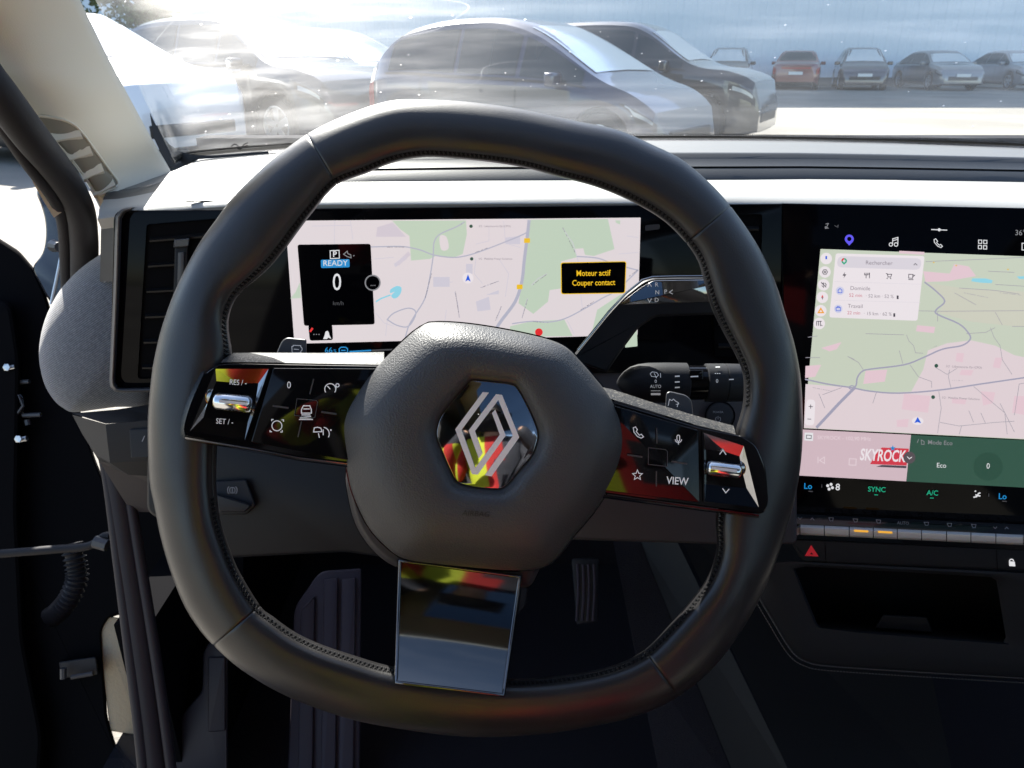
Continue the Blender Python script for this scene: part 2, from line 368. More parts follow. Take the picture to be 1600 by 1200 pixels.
def glass_material(name, dust, tint, streaks=True):
    """clear sheet with a thin film of dust, wiper smears and specks that scatter the light"""
    m = bpy.data.materials.new(name); m.use_nodes = True; n = m.node_tree; n.nodes.clear(); lk = n.links.new
    N = n.nodes.new
    out = N('ShaderNodeOutputMaterial'); tr = N('ShaderNodeBsdfTransparent'); tr.inputs[0].default_value = (*tint, 1)
    gl = N('ShaderNodeBsdfGlossy'); gl.inputs['Roughness'].default_value = 0.02; gl.inputs[0].default_value = (1, 1, 1, 1)
    fr = N('ShaderNodeLayerWeight'); fr.inputs[0].default_value = 0.12
    fm = N('ShaderNodeMath'); fm.operation = 'MULTIPLY'; fm.inputs[1].default_value = 0.17; lk(fr.outputs['Fresnel'], fm.inputs[0])
    m1 = N('ShaderNodeMixShader'); lk(fm.outputs[0], m1.inputs[0]); lk(tr.outputs[0], m1.inputs[1]); lk(gl.outputs[0], m1.inputs[2])
    tl = N('ShaderNodeBsdfTranslucent'); tl.inputs[0].default_value = (0.92, 0.93, 0.95, 1)
    rf = N('ShaderNodeBsdfRefraction'); rf.inputs['IOR'].default_value = 0.66; rf.inputs['Roughness'].default_value = 0.75; rf.inputs[0].default_value = (1, 0.99, 0.97, 1)
    md = N('ShaderNodeMixShader'); md.inputs[0].default_value = 0.85; lk(tl.outputs[0], md.inputs[1]); lk(rf.outputs[0], md.inputs[2])
    tc = N('ShaderNodeTexCoord')
    if streaks:
        mp = N('ShaderNodeMapping'); mp.inputs['Scale'].default_value = (2.2, 10, 46); mp.inputs['Rotation'].default_value = (0, R(9), 0); lk(tc.outputs['Object'], mp.inputs[0])
        s1 = N('ShaderNodeTexNoise'); s1.inputs['Scale'].default_value = 1.6; s1.inputs['Detail'].default_value = 7; lk(mp.outputs[0], s1.inputs[0])
        r1 = N('ShaderNodeMapRange'); r1.inputs['From Min'].default_value = 0.42; r1.inputs['From Max'].default_value = 0.75
        r1.inputs['To Min'].default_value = dust * 0.7; r1.inputs['To Max'].default_value = dust * 1.9; lk(s1.outputs[0], r1.inputs[0])
        s2 = N('ShaderNodeTexNoise'); s2.inputs['Scale'].default_value = 3.2; s2.inputs['Detail'].default_value = 4; lk(tc.outputs['Object'], s2.inputs[0])
        r2 = N('ShaderNodeMapRange'); r2.inputs['From Min'].default_value = 0.38; r2.inputs['From Max'].default_value = 0.68
        r2.inputs['To Min'].default_value = 0.55; r2.inputs['To Max'].default_value = 1.5; lk(s2.outputs[0], r2.inputs[0])
        mm = N('ShaderNodeMath'); mm.operation = 'MULTIPLY'; lk(r1.outputs[0], mm.inputs[0]); lk(r2.outputs[0], mm.inputs[1])
        vo = N('ShaderNodeTexVoronoi'); vo.inputs['Scale'].default_value = 95; vo.inputs['Randomness'].default_value = 1; lk(tc.outputs['Object'], vo.inputs['Vector'])
        cs = N('ShaderNodeSeparateColor'); lk(vo.outputs['Color'], cs.inputs[0])
        ths = N('ShaderNodeMapRange'); ths.inputs['From Min'].default_value = 0.74; ths.inputs['From Max'].default_value = 1.0
        ths.inputs['To Min'].default_value = 0.0; ths.inputs['To Max'].default_value = 0.15; lk(cs.outputs[0], ths.inputs[0])
        lt = N('ShaderNodeMath'); lt.operation = 'LESS_THAN'; lk(vo.outputs['Distance'], lt.inputs[0]); lk(ths.outputs[0], lt.inputs[1])
        sp = N('ShaderNodeMath'); sp.operation = 'MULTIPLY'; sp.inputs[1].default_value = 0.30; lk(lt.outputs[0], sp.inputs[0])
        # fine curved scratches
        mp3 = N('ShaderNodeMapping'); mp3.inputs['Scale'].default_value = (.5, 2.5, 7); mp3.inputs['Rotation'].default_value = (0, R(38), 0); lk(tc.outputs['Object'], mp3.inputs[0])
        s3 = N('ShaderNodeTexNoise'); s3.inputs['Scale'].default_value = 2.2; s3.inputs['Detail'].default_value = 0.0; lk(mp3.outputs[0], s3.inputs[0])
        a3 = N('ShaderNodeMath'); a3.operation = 'SUBTRACT'; a3.inputs[1].default_value = 0.5; lk(s3.outputs[0], a3.inputs[0])
        b3 = N('ShaderNodeMath'); b3.operation = 'ABSOLUTE'; lk(a3.outputs[0], b3.inputs[0])
        c3 = N('ShaderNodeMath'); c3.operation = 'LESS_THAN'; c3.inputs[1].default_value = 0.00035; lk(b3.outputs[0], c3.inputs[0])
        d3 = N('ShaderNodeMath'); d3.operation = 'MULTIPLY'; d3.inputs[1].default_value = 0.10; lk(c3.outputs[0], d3.inputs[0])
        ad0 = N('ShaderNodeMath'); ad0.operation = 'MAXIMUM'; lk(sp.outputs[0], ad0.inputs[0]); lk(d3.outputs[0], ad0.inputs[1])
        ad = N('ShaderNodeMath'); ad.operation = 'ADD'; ad.use_clamp = True; lk(mm.outputs[0], ad.inputs[0]); lk(ad0.outputs[0], ad.inputs[1])
        fac = ad.outputs[0]
    m2 = N('ShaderNodeMixShader'); lk(m1.outputs[0], m2.inputs[1]); lk(md.outputs[0], m2.inputs[2])
    if streaks: lk(fac, m2.inputs[0])
    else: m2.inputs[0].default_value = dust
    lk(m2.outputs[0], out.inputs['Surface']); MAT[name] = m
glass_material('windscreen', 0.086, (0.90, 0.93, 0.93))
glass_material('side_glass', 0.01, (0.75, 0.78, 0.78), False)
glass_material('privacy_glass', 0.0, (0.07, 0.08, 0.08), False)
glass_material('roof_glass', 0.0, (0.42, 0.46, 0.50), False)
# ------------------------------------------------------------------ outside: ground, hall, tree, parked cars
V, Fc = grid([[(x, y, 0) for x in (-120, -40, 0, 40, 120)] for y in (-60, 0, 12, 30, 60, 140)])
o = obj('ground', V, Fc, 'asphalt', smooth=0); o['kind'] = 'structure'
# warehouse with ribbed metal cladding, in its own shade
wb = thing('warehouse', 'long pale blue-grey ribbed metal warehouse wall behind the parked cars', 'building', (10, 37, 0))
rows = [[], []]; x = -70.0; k = 0
while x < 95:
    d = 0.03 if k % 4 in (1, 2) else 0.0
    rows[0].append((x, 37.0 - d, 0.35)); rows[1].append((x, 37.0 - d, 14.6)); x += 0.24 if k % 2 else 0.06; k += 1
V, Fc = grid(rows); obj('cladding', V, Fc, 'cladding', wb, smooth=0)
obj('plinth', *box((12.5, 37.1, 0.18), 165, 0.4, 0.36), 'asphalt', wb, smooth=0)
obj('roof_edge', *box((12.5, 37.2, 14.7), 165, 0.6, 0.25), 'cladding', wb, smooth=0)
obj('rear_wall', *box((12.5, 41.0, 7.2), 165, 7.0, 14.4), 'cladding', wb, smooth=0)
# tree at the left end of the wall
tr = thing('leafy_tree', 'green tree at the upper left, above the dazzling parked cars', 'tree', (-12.9, 29.5, 0))
tx, ty = -12.9, 29.5
mbt = MB(); mbt.add(*tube([(tx, ty, 0), (tx + .1, ty, 1.2), (tx, ty + .1, 2.6), (tx + .2, ty, 4.2)], [0.22, 0.18, 0.14, 0.06], 9))
for a in range(7):
    an = a * 0.9; r_ = 1.3 + 0.3 * (a % 3)
    mbt.add(*tube([(tx, ty, 1.9 + a * .2), (tx + .6 * r_ * math.cos(an), ty + .6 * r_ * math.sin(an), 2.6 + a * .2), (tx + r_ * math.cos(an), ty + r_ * math.sin(an), 3.3 + a * .2)], [0.07, 0.045, 0.02], 6))
mbt.build('trunk', 'trunk', tr)
rnd = random.Random(3); mbl = MB()
cl = [(rnd.gauss(0, .95), rnd.gauss(0, .9), 3.4 + rnd.gauss(0, .9), rnd.uniform(.35, .75)) for _ in range(34)]
for cx_, cy_, cz_, cr_ in cl:
    for _ in range(130):
        d = Vector((rnd.gauss(0, 1), rnd.gauss(0, 1), rnd.gauss(0, 1))).normalized() * cr_ * rnd.uniform(.55, 1.05)
        p = Vector((tx + cx_, ty + cy_, cz_)) + d
        a = Vector((rnd.gauss(0, 1), rnd.gauss(0, 1), rnd.gauss(0, 1))).normalized(); bb = a.cross(Vector((rnd.gauss(0, 1), 1, 0))).normalized()
        mbl.add([p - a * .11, p + bb * .05, p + a * .11, p - bb * .05], [(0, 1, 2, 3)])
mbl.build('crown', 'leaf', tr, smooth=0, recalc=False)

def lerp_profile(P, x):
    return float(np.interp(x, [p[0] for p in P], [p[1] for p in P]))
def smooth_profile(P, n=8):
    return crom(P, n, closed=False)
CARS = {
 'hatch': dict(L=4.25, W=1.80, top=[(-2.125, .62), (-2.10, .95), (-1.98, 1.10), (-1.62, 1.42), (-1.1, 1.54), (-.45, 1.575), (.05, 1.545), (.55, 1.40), (1.32, 1.02), (1.78, .86), (2.05, .68), (2.125, .48)],
               belt=[(-2.125, .60), (-1.9, .98), (-.5, .97), (.9, .93), (1.7, .82), (2.05, .66), (2.125, .5)], glass=(-1.72, 1.27), ws=(.30, 1.30), rw=(-2.0, -1.60), wh=(-1.33, 1.42, .345)),
 'suv': dict(L=4.65, W=1.86, top=[(-2.325, .66), (-2.30, 1.05), (-2.15, 1.18), (-1.85, 1.56), (-1.2, 1.68), (-.1, 1.70), (.45, 1.60), (1.25, 1.15), (1.85, 1.06), (2.22, .92), (2.325, .6)],
             belt=[(-2.325, .64), (-2.1, 1.08), (-.5, 1.07), (.9, 1.06), (1.8, .98), (2.2, .84), (2.325, .58)], glass=(-1.95, 1.22), ws=(.5, 1.22), rw=(-2.17, -1.82), wh=(-1.42, 1.45, .37)),
 'sedan': dict(L=4.55, W=1.80, top=[(-2.275, .62), (-2.25, .93), (-1.75, 1.04), (-.98, 1.40), (-.5, 1.45), (.15, 1.45), (.5, 1.37), (1.2, 1.0), (1.85, .90), (2.2, .74), (2.275, .5)],
               belt=[(-2.275, .6), (-2.1, .88), (-.5, .94), (.9, .92), (1.8, .82), (2.2, .66), (2.275, .48)], glass=(-1.6, 1.18), ws=(.55, 1.18), rw=(-1.70, -1.02), wh=(-1.35, 1.40, .33)),
}
def make_car(kind, paint, label, group, pos, heading, z=0.0, extra=None, plate=True, s=1.0, lx=1.0):
    c = CARS[kind]; L, W = c['L'], c['W']; top = smooth_profile(c['top']); belt = smooth_profile(c['belt'])
    root = thing('parked_car', label, 'car', (0, 0, 0), group)
    x0, x1 = -L / 2, L / 2; wr_, wf, wrad = c['wh'][0], c['wh'][1], c['wh'][2]
    def halfw(x):
        e = min((x - x0), (x1 - x)); k = min(1, max(0, e / 0.55)); return W / 2 * (0.78 + 0.22 * math.sqrt(1 - (1 - k) ** 2))
    def bottom(x):
        b = 0.20
        if x < x0 + .3: b += (x0 + .3 - x) * .35
        if x > x1 - .3: b += (x - x1 + .3) * .2
        for wx in (wr_, wf):
            d = abs(x - wx); r_ = wrad + .055
            if d < r_: b = max(b, wrad - .02 + math.sqrt(r_ * r_ - d * d))
        return b
    KN = [0, .08, .3, .5, .56, .84, .91, 1.0]
    def sect(x):
        h = halfw(x); zb = bottom(x); zt = lerp_profile(top, x); zl = min(lerp_profile(belt, x), zt - .02); g = zt - zl
        zb = min(zb, zl - .08)
        k = min(1, g / .5); wr = h * (.95 - .24 * k); ze = zt - .05 * k - .015
        return [(h * .95, zb), (h * .985, zb + .06 * (zl - zb)), (h, zb + .45 * (zl - zb)), (h * .985, zl - .05), (h * .95, zl), (wr, ze), (wr * .82, zt - .012), (0, zt)]
    def S(x, v):
        P = sect(x); i = 0
        while i < 6 and v > KN[i + 1]: i += 1
        t = (v - KN[i]) / (KN[i + 1] - KN[i])
        return Vector((x, P[i][0] + (P[i + 1][0] - P[i][0]) * t, P[i][1] + (P[i + 1][1] - P[i][1]) * t))
    xs = sorted(set([round(x0 + L * k / 44, 3) for k in range(45)] + [wx + s_ * q for wx in (wr_, wf) for s_ in (-1, 1) for q in (0.0, .1, .2, .28, .33, wrad + .05, wrad + .058)]))
    vsx = [0, .04, .08, .19, .3, .4, .5, .53, .56, .7, .84, .875, .91, .96, 1.0]
    rows = []
    for x in xs:
        half = [S(x, v) for v in vsx]; rows.append(half + [Vector((p.x, -p.y, p.z)) for p in half[-2::-1]])
    V, Fc = grid(rows, cap0=True, cap1=True); obj('body', V, Fc, paint, root, smooth=28)
    def patch(name, m, xa, xb, va, vb, side, off=.006, nx=14, nv=5, parent=None):
        rws = []
        for i in range(nx + 1):
            x = xa + (xb - xa) * i / nx; rw = []
            for j in range(nv + 1):
                v = va + (vb - va) * j / nv; p = S(x, v); e = 1e-3
                du = S(min(x + e, x1), v) - S(max(x - e, x0), v); dv = S(x, min(v + e, 1)) - S(x, max(v - e, 0)); nn = du.cross(dv)
                nn = nn.normalized() if nn.length > 1e-12 else Vector((0, 0, 1))
                if nn.y < -1e-6 or (abs(nn.y) < 1e-6 and nn.z < 0): nn = -nn
                if v > .9 and nn.z < 0: nn = -nn
                q = p + nn * off; rw.append(Vector((q.x, q.y * side, q.z)))
            rws.append(rw)
        Vp, Fp = grid(rws); return obj(name, Vp, Fp, m, parent or root, smooth=40)
    ga, gb = c['glass']; split = [(ga + .06, -.62), (-.56, .28), (.34, gb - .1)]
    for side in (1, -1):
        for a, b2 in split:
            patch('side_window', 'car_glass', a, b2, .585, .81, side)
        p = S(.95, .52); mrr = obj('door_mirror', *box((.88, side * (p.y + .10), p.z + .08), .12, .20, .13), paint, root, bevel=.03)
        hl = patch('headlight', 'grille', x1 - .46, x1 - .06, .40, .485, side, nx=6, nv=3)
        patch('lamp_strip', 'lamp_clear', x1 - .40, x1 - .10, .445, .475, side, off=.010, nx=6, nv=2, parent=hl)
        for gx in (ga + .62, -.59, .31): patch('door_gap', 'grille', gx, gx + .014, .09, .57, side, off=.003, nx=1, nv=10)
        patch('sill_cladding', 'grille', wr_ + wrad + .07, wf - wrad - .07, .005, .13, side, off=.008, nx=8, nv=3)
        patch('window_trim', 'grille', ga + .03, gb - .05, .553, .572, side, off=.009, nx=14, nv=1)
        patch('taillight', 'lamp_red', x0 + .02, x0 + .22, .34, .50, side, nx=5, nv=3)
        patch('door_handle', paint, -.35, -.16, .455, .475, side, off=.03, nx=3, nv=2)
    def across(name, xa, xb, off=.008):
        rws = []
        for i in range(11):
            x = xa + (xb - xa) * i / 10; l = S(x, .885); m_ = S(x, .935); t = S(x, 1.0)
            rws.append([Vector((q.x, q.y * sg, q.z + off)) for q, sg in ((l, 1), (m_, 1), (t, 1), (m_, -1), (l, -1))])
        Vp, Fp = grid(rws); obj(name, Vp, Fp, 'screen_glass' if name == 'windshield' else 'car_glass', root, smooth=40)
    across('windshield', c['ws'][0] + .03, c['ws'][1] - .04); across('rear_window', c['rw'][0] + .04, c['rw'][1] - .02)
    obj('grille', *box((x1 - .02, 0, .44), .06, W * .62, .14), 'grille', root, bevel=.02)
    obj('air_intake', *box((x1 - .04, 0, .28), .06, W * .5, .08), 'grille', root, bevel=.02)
    if plate:
        obj('number_plate', *box((x1 + .015, 0, .55), .012, .52, .11), 'plate_white', root)
        obj('number_plate', *box((x0 - .015, 0, .62), .012, .52, .11), 'plate_white', root)
    obj('tail_lamp_bar', *box((x0 - .002, 0, .80), .03, W * .6, .06), 'lamp_red', root)
    for wx in (wr_, wf):
        for side in (1, -1):
            yy = side * (W / 2 - .11); prof = [(.60, -.09), (.95, -.1), (1.0, -.06), (1.0, .06), (.95, .1), (.66, .1)]
            rws = [[Vector((wx + wrad * r_ * math.cos(t), yy + side * d, wrad + wrad * r_ * math.sin(t))) for t in [2 * math.pi * q / 28 for q in range(28)]] for r_, d in prof]
            wo = obj('wheel', *grid(rws, closed_u=True), 'tyre', root, smooth=50)
            mbr = MB(); rws = [[Vector((wx + wrad * r_ * math.cos(t), yy + side * d, wrad + wrad * r_ * math.sin(t))) for t in [2 * math.pi * q / 28 for q in range(28)]] for r_, d in ((.68, .095), (.60, .10), (.58, .05))]
            mbr.add(*grid(rws, closed_u=True))
            for q in range(5):
                a = 2 * math.pi * q / 5 + .3; ca, sa = math.cos(a), math.sin(a)
                pr = lambda rr, tt: Vector((wx + wrad * (rr * ca - tt * sa), yy + side * .085, wrad + wrad * (rr * sa + tt * ca)))
                mbr.add([pr(.05, -.1), pr(.62, -.16), pr(.62, .16), pr(.05, .1)], [(0, 1, 2, 3)])
            mbr.build('rim', 'wheel_metal', wo, smooth=0)
            rws = [[Vector((wx + wrad * .6 * math.cos(t), yy + side * .03, wrad + wrad * .6 * math.sin(t))) for t in [2 * math.pi * q / 20 for q in range(20)]]]
            obj('brake_disc', rws[0], [tuple(range(20))], 'grille', wo, smooth=0)
    obj('underbody', *box((0, 0, .3), L * .9, W * .7, .2), 'grille', root)
    root.location = (pos[0], pos[1], z); root.rotation_euler = (0, 0, heading); root.scale = (s * lx, s, s)
    return root
def gpos(px, Y, z=0.6):
    """ground spot seen at picture column px, Y metres ahead"""
    d = (Vector((0, Y, z)) - CAM).dot(FW); return ((px - PX0) / F * d, Y)
G1 = 'cars parked in the near row'; G2 = 'cars parked along the warehouse'
make_car('hatch', 'paint_navy', 'dark navy hatchback directly above the steering wheel rim, largest car in view', G1, gpos(838, 9.3), R(-33), lx=.88, plate=False)
make_car('suv', 'paint_black', 'black estate car half hidden behind the navy hatchback, its nose reaching the open tarmac', G1, gpos(985, 12.3), R(-27), s=.97, lx=.90, plate=False)
make_car('hatch', 'paint_silver', 'pale silver car seen in the gap between two nearer dark cars', G1, gpos(520, 15.2), R(-33), s=1.06)
make_car('suv', 'paint_dark', 'dark blue-grey car left of centre, bonnet shining in the sun', G1, gpos(400, 11.8), R(-31), s=1.0, lx=.93, plate=False)
make_car('suv', 'paint_white', 'white car at the far left, washed out by glare beside the windscreen pillar', G1, gpos(105, 10.2), R(-30), s=1.0, plate=False)
make_car('hatch', 'paint_black', 'dark hatchback at the warehouse just beyond the black estate nose', G2, gpos(1138, 34.6), R(-108))
make_car('sedan', 'paint_red', 'dark red saloon parked tail-on at the warehouse, red rear lights showing', G2, gpos(1245, 34.2), R(70))
make_car('hatch', 'paint_dark', 'charcoal hatchback parked nose-out right of the red saloon', G2, gpos(1343, 34.0), R(-107))
make_car('sedan', 'paint_grey', 'grey saloon parked nose-out, second car from the right edge of the view', G2, gpos(1462, 33.6), R(-92))
make_car('sedan', 'paint_steel', 'steel-grey saloon cut by the right edge of the view', G2, gpos(1582, 33.6), R(-92))
# ------------------------------------------------------------------ cabin planes
def yawtilt(a, t):
    u = Vector((math.cos(R(a)), math.sin(R(a)), 0)); return u, Vector((-math.sin(R(a)) * math.sin(R(t)), math.cos(R(a)) * math.sin(R(t)), math.cos(R(t))))
P1 = Plane(at(720, 440, .63), *yawtilt(2.5, 6.7))
P2 = Plane(P1.pt(1222, 500, .003), *yawtilt(-8.4, 7.5))
WP = Plane(at(745, 655, .43), RT, UP)
def fp(d): return Plane(at(800, 600, d), RT, UP)
def onz(px, py, z): r = ray(px, py); return CAM + r * ((z - CAM.z) / r.z)
def ony(px, py, y): r = ray(px, py); return CAM + r * (y / r.y)
def ipl(P, x): return float(np.interp(x, [p[0] for p in P], [p[1] for p in P]))

# ------------------------------------------------------------------ windscreen
LIP = [(150, 336), (196, 330), (255, 322.5), (350, 316), (520, 313), (960, 311), (1140, 312), (1400, 316.5), (1600, 325), (2000, 345)]
BASE = [(180, 290), (240, 275), (275, 258), (300, 248), (360, 241), (420, 236), (520, 229), (700, 222), (900, 219), (1090, 218), (1250, 220), (1420, 224), (1600, 231), (1800, 240), (2050, 255), (2200, 266)]
ZB = 1.062
XL = 0.34                                   # middle of the car
def headpt(t): return Vector((XL + (t - .5) * 1.08, .03 + .07 * (1 - (2 * t - 1) ** 2), 1.50 + .03 * (1 - (2 * t - 1) ** 2)))
basec = crom([tuple(onz(x, y, ZB)) for x, y in BASE if 250 < x < 2100], 5, closed=False)
Lb = Vector((-.362, .85, 1.065))
basec = [Vector(p) for p in basec]
n = len(basec)
rows = []
for j in range(25):
    s = j / 24; row = []
    for i, p in enumerate(basec):
        t = i / (n - 1); h = headpt(t); q = p.lerp(h, s)
        bul = .05 * math.sin(math.pi * s); q = q + Vector((0, bul * .45, bul)); row.append(q)
    rows.append(row)
ws = obj('windscreen', *grid(rows), 'windscreen', loc=(XL, 1.0, ZB), smooth=80)
tag(ws, 'large dusty scratched windscreen glass above the dashboard', 'windscreen')
# dotted black border along the foot of the glass
mb = MB(); low = [r for r in rows[0]]; nxt = rows[1]
for i in range(len(low) - 1):
    for k in range(0, 1):
        mb.add([low[i] + Vector((0, -.004, .002)), low[i + 1] + Vector((0, -.004, .002)), low[i + 1].lerp(nxt[i + 1], .30) + Vector((0, -.004, -.001)), low[i].lerp(nxt[i], .30) + Vector((0, -.004, -.001))], [(0, 1, 2, 3)])
mb.build('black_border', 'frit', ws, smooth=0)
mb = MB()
for i in range(len(low) - 1):
    m_ = 9
    for k in range(m_):
        a = low[i].lerp(low[i + 1], (k + .5) / m_); b2 = nxt[i].lerp(nxt[i + 1], (k + .5) / m_)
        for q, rr in ((.34, .0013), (.385, .0010), (.425, .0007)):
            c = a.lerp(b2, q) + Vector((0, -.004, -.001)); d1 = (low[i + 1] - low[i]).normalized(); d2 = (b2 - a).normalized()
            off = d1 * (.0 if q != .385 else (low[i + 1] - low[i]).length / m_ / 2)
            mb.add([c + off + d1 * rr * math.cos(t) + d2 * rr * math.sin(t) for t in (0, 1.05, 2.09, 3.14, 4.19, 5.24)], [(0, 1, 2, 3, 4, 5)])
mb.build('border_dots', 'frit', ws, smooth=0, recalc=False, kind='stuff')
gp = [(234, 176), (243, 194), (252, 210), (264, 225), (280, 236), (300, 242), (330, 243), (420, 236.5), (420, 240), (330, 247.5), (300, 250), (285, 262), (262, 262), (240, 215)]
obj('corner_gasket', [at(x, y, .86) for x, y in gp], [tuple(range(len(gp)))], 'frit', ws, smooth=0)
# small black scroll mark in the corner of the glass
mk = Plane(ony(375, 230, .90), RT, Vector((0, -.5, .9)))
strokes(mk, [[(361, 229), (366, 225), (371, 227), (376, 233), (381, 226), (387, 223)], [(369, 231), (376, 234)], [(382, 229), (387, 227)]], 1.7, .0).build('glass_mark', 'frit', ws, smooth=0)

# ------------------------------------------------------------------ dashboard
dash = thing('dashboard', 'wide dark dashboard with pale sunlit shelf below the windscreen', 'dashboard', (XL, .75, .6))
cols = [150, 175, 196, 225, 255, 300, 350, 400, 440, 480, 520, 580, 650, 760, 880, 1000, 1140, 1250, 1400, 1500, 1600, 1750, 1900, 2050]
HB = [(150, 300), (400, 292), (470, 287), (520, 284), (760, 282), (1090, 281), (1250, 279.5), (1420, 281), (1600, 284), (2050, 300)]
HT = [(150, 285), (400, 270), (470, 252), (520, 245), (760, 240), (1090, 239.5), (1250, 240), (1420, 243), (1600, 247), (2050, 268)]
A = [P1.pt(x, ipl(LIP, x), -.001) for x in cols]
ex = .0
shelf, hump, top = [], [], []
for x, a in zip(cols, A):
    B = onz(x, ipl(HB, x), a.z + .001)
    k = min(1, max(0, (x - 395) / 110.0))
    C = ony(x, ipl(HT, x), B.y + .028)
    D = onz(x, ipl(BASE, x) + 1.0, ZB) + Vector((0, .03, -.002))
    flatC = a.lerp(D, .72)
    C = flatC.lerp(C, k); Bk = a.lerp(D, .45).lerp(B, k)
    shelf.append([a + Vector((0, .004, -.012)), a + Vector((0, .0008, -.0035)), a + Vector((0, .0045, 0)), a.lerp(Bk, .35), a.lerp(Bk, .7), Bk])
    gz = (C.z - Bk.z)
    g1 = Bk + Vector((0, -.0015, gz * .02)); g2 = Bk.lerp(C, .42) + Vector((0, -.004, 0)); g3 = Bk.lerp(C, .47) + Vector((0, .004 * k, 0)); g4 = Bk.lerp(C, .52) + Vector((0, -.004, 0))
    hump.append([Bk + Vector((0, .001, -.002)), g1, g2, g3, g4, C + Vector((0, -.001, -.004 * k)), C + Vector((0, .002, -.0008)), C + Vector((0, .008, 0))])
    top.append([C + Vector((0, .0082, -.0003)), C.lerp(D, .4) + Vector((0, 0, .002 * k)), D])
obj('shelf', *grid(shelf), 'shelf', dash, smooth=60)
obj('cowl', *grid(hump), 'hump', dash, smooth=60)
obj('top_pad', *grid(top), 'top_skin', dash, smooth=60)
# dark wedge beside the pillar, a shadow painted on the shelf
V, Fc = grid([[onz(288, 314, ZB + .004), onz(378, 300.5, ZB + .004)], [onz(292, 316, ZB + .003), onz(380, 312, ZB + .003)]])
obj('shelf_shadow', V, Fc, 'hump', dash, smooth=0)
# glossy black fascia panel (holds the driver screen and the vents)
pan = rounded([(178, 329), (1222, 318), (1222, 578), (900, 584), (500, 606), (172, 612)], [16, 0, 0, 0, 0, 14])
obj('fascia', *prism(P1, pan, -.02, 0, 1.5, .001), 'glassblack', dash, smooth=30)
fr_o = rounded([(178, 329), (212, 326), (212, 612), (172, 613)], [16, 0, 0, 14])
Po = crom([(206, 323), (190, 327), (182, 336), (180, 350), (177, 450), (173, 560), (172, 596), (176, 608), (190, 613), (250, 612)], 5, closed=False)
Pi = crom([(206, 329), (197, 332), (192, 340), (190, 352), (187, 450), (182, 560), (180, 592), (183, 602), (192, 606), (250, 605)], 5, closed=False)
rows = []
for k in range(6):
    t = k / 5; rows.append([P1.pt(o[0] + (i[0] - o[0]) * t, o[1] + (i[1] - o[1]) * t, .001 + .006 * math.sin(math.pi * min(1, t * 1.05))) for o, i in zip(Po, Pi)])
rows = [[P1.pt(o[0] - 1, o[1], -.03) for o in Po]] + rows
obj('fascia_frame', *grid(rows), 'plastic_frame', dash, smooth=50)
# end cap between frame and pillar
cap = [(160, 331), (188, 326), (206, 323), (190, 330), (181, 340), (178, 400), (172, 470), (158, 470)]
V, Fc = grid([[at(158, 334, .675), P1.pt(184, 331, -.004)], [at(157, 400, .675), P1.pt(179, 400, -.004)], [at(156, 440, .70), P1.pt(177, 440, -.03)]])
obj('end_cap', V, Fc, 'plastic', dash, smooth=40)
V, Fc = grid([[at(158, 334, .675), P1.pt(184, 331, -.004), P1.pt(206, 325, -.002)], [at(170, 327, .73), at(215, 315, .74), at(262, 303, .78)]])
obj('end_cap_top', V, Fc, 'plastic', dash, smooth=40)
# woven fabric end of the dashboard
fo = crom([(176, 388), (150, 402), (124, 421), (104, 441), (90, 459), (76, 485), (67, 510), (62, 535), (61, 560), (65, 585), (72, 606), (85, 626), (98, 637), (114, 644), (150, 640), (180, 636), (240, 628), (240, 560), (240, 470), (215, 390)], 4)
FPL = fp(.69); rows = []
cx0, cy0 = 190, 530
for k in range(9):
    t = k / 8; sc = math.cos(t * math.pi / 2) ; hh = -.048 + .050 * math.sin(t * math.pi / 2) ** .8
    rows.append([FPL.pt(cx0 + (x - cx0) * max(sc, .02), cy0 + (y - cy0) * max(sc, .02), hh) for x, y in fo])
obj('fabric_end', *grid(rows, closed_u=True, cap1=True), 'fabric', dash, smooth=70)
# lower trim under the fabric with the fuse cover
LT = fp(.67)
obj('trim_ledge', *grid([[LT.pt(112, 646, -.02), LT.pt(180, 640, -.02), LT.pt(300, 622, -.02)], [LT.pt(165, 662, .012), LT.pt(200, 660, .012), LT.pt(300, 652, .012)]]), 'plastic', dash, smooth=0)
tp = [(113, 647), (140, 655), (165, 662), (200, 660), (300, 652), (300, 716), (240, 719), (170, 723), (150, 711), (130, 680)]
V, Fc = grid([[LT.pt(113, 648, -.02), LT.pt(165, 662.5, .0122), LT.pt(230, 657, .0122), LT.pt(345, 648, .0122)], [LT.pt(128, 677, -.024), LT.pt(168, 692, .010), LT.pt(235, 690, .010), LT.pt(345, 690, .010)], [LT.pt(149, 711, -.03), LT.pt(172, 723, .004), LT.pt(240, 719, .004), LT.pt(345, 712, .004)], [LT.pt(156, 722, -.05), LT.pt(200, 742, -.02), LT.pt(240, 744, -.02), LT.pt(345, 742, -.02)]])
obj('lower_trim', V, Fc, 'plastic_soft', dash, smooth=25)
fc = obj('fuse_cover', *prism(LT, rounded([(202, 671), (300, 664), (300, 712), (205, 716)], 3), .004, .0135, 1.2, .001), 'plastic_soft', dash)
strokes(LT, [[(222, 690), (226, 681)]], 1.4, .0145).build('release_mark', 'print_grey', fc, smooth=0)
obj('under_trim', *grid([[LT.pt(156, 722, -.03), LT.pt(345, 738, -.02)], [LT.pt(205, 800, -.07), LT.pt(345, 800, -.07)]]), 'shroud', dash, smooth=0)
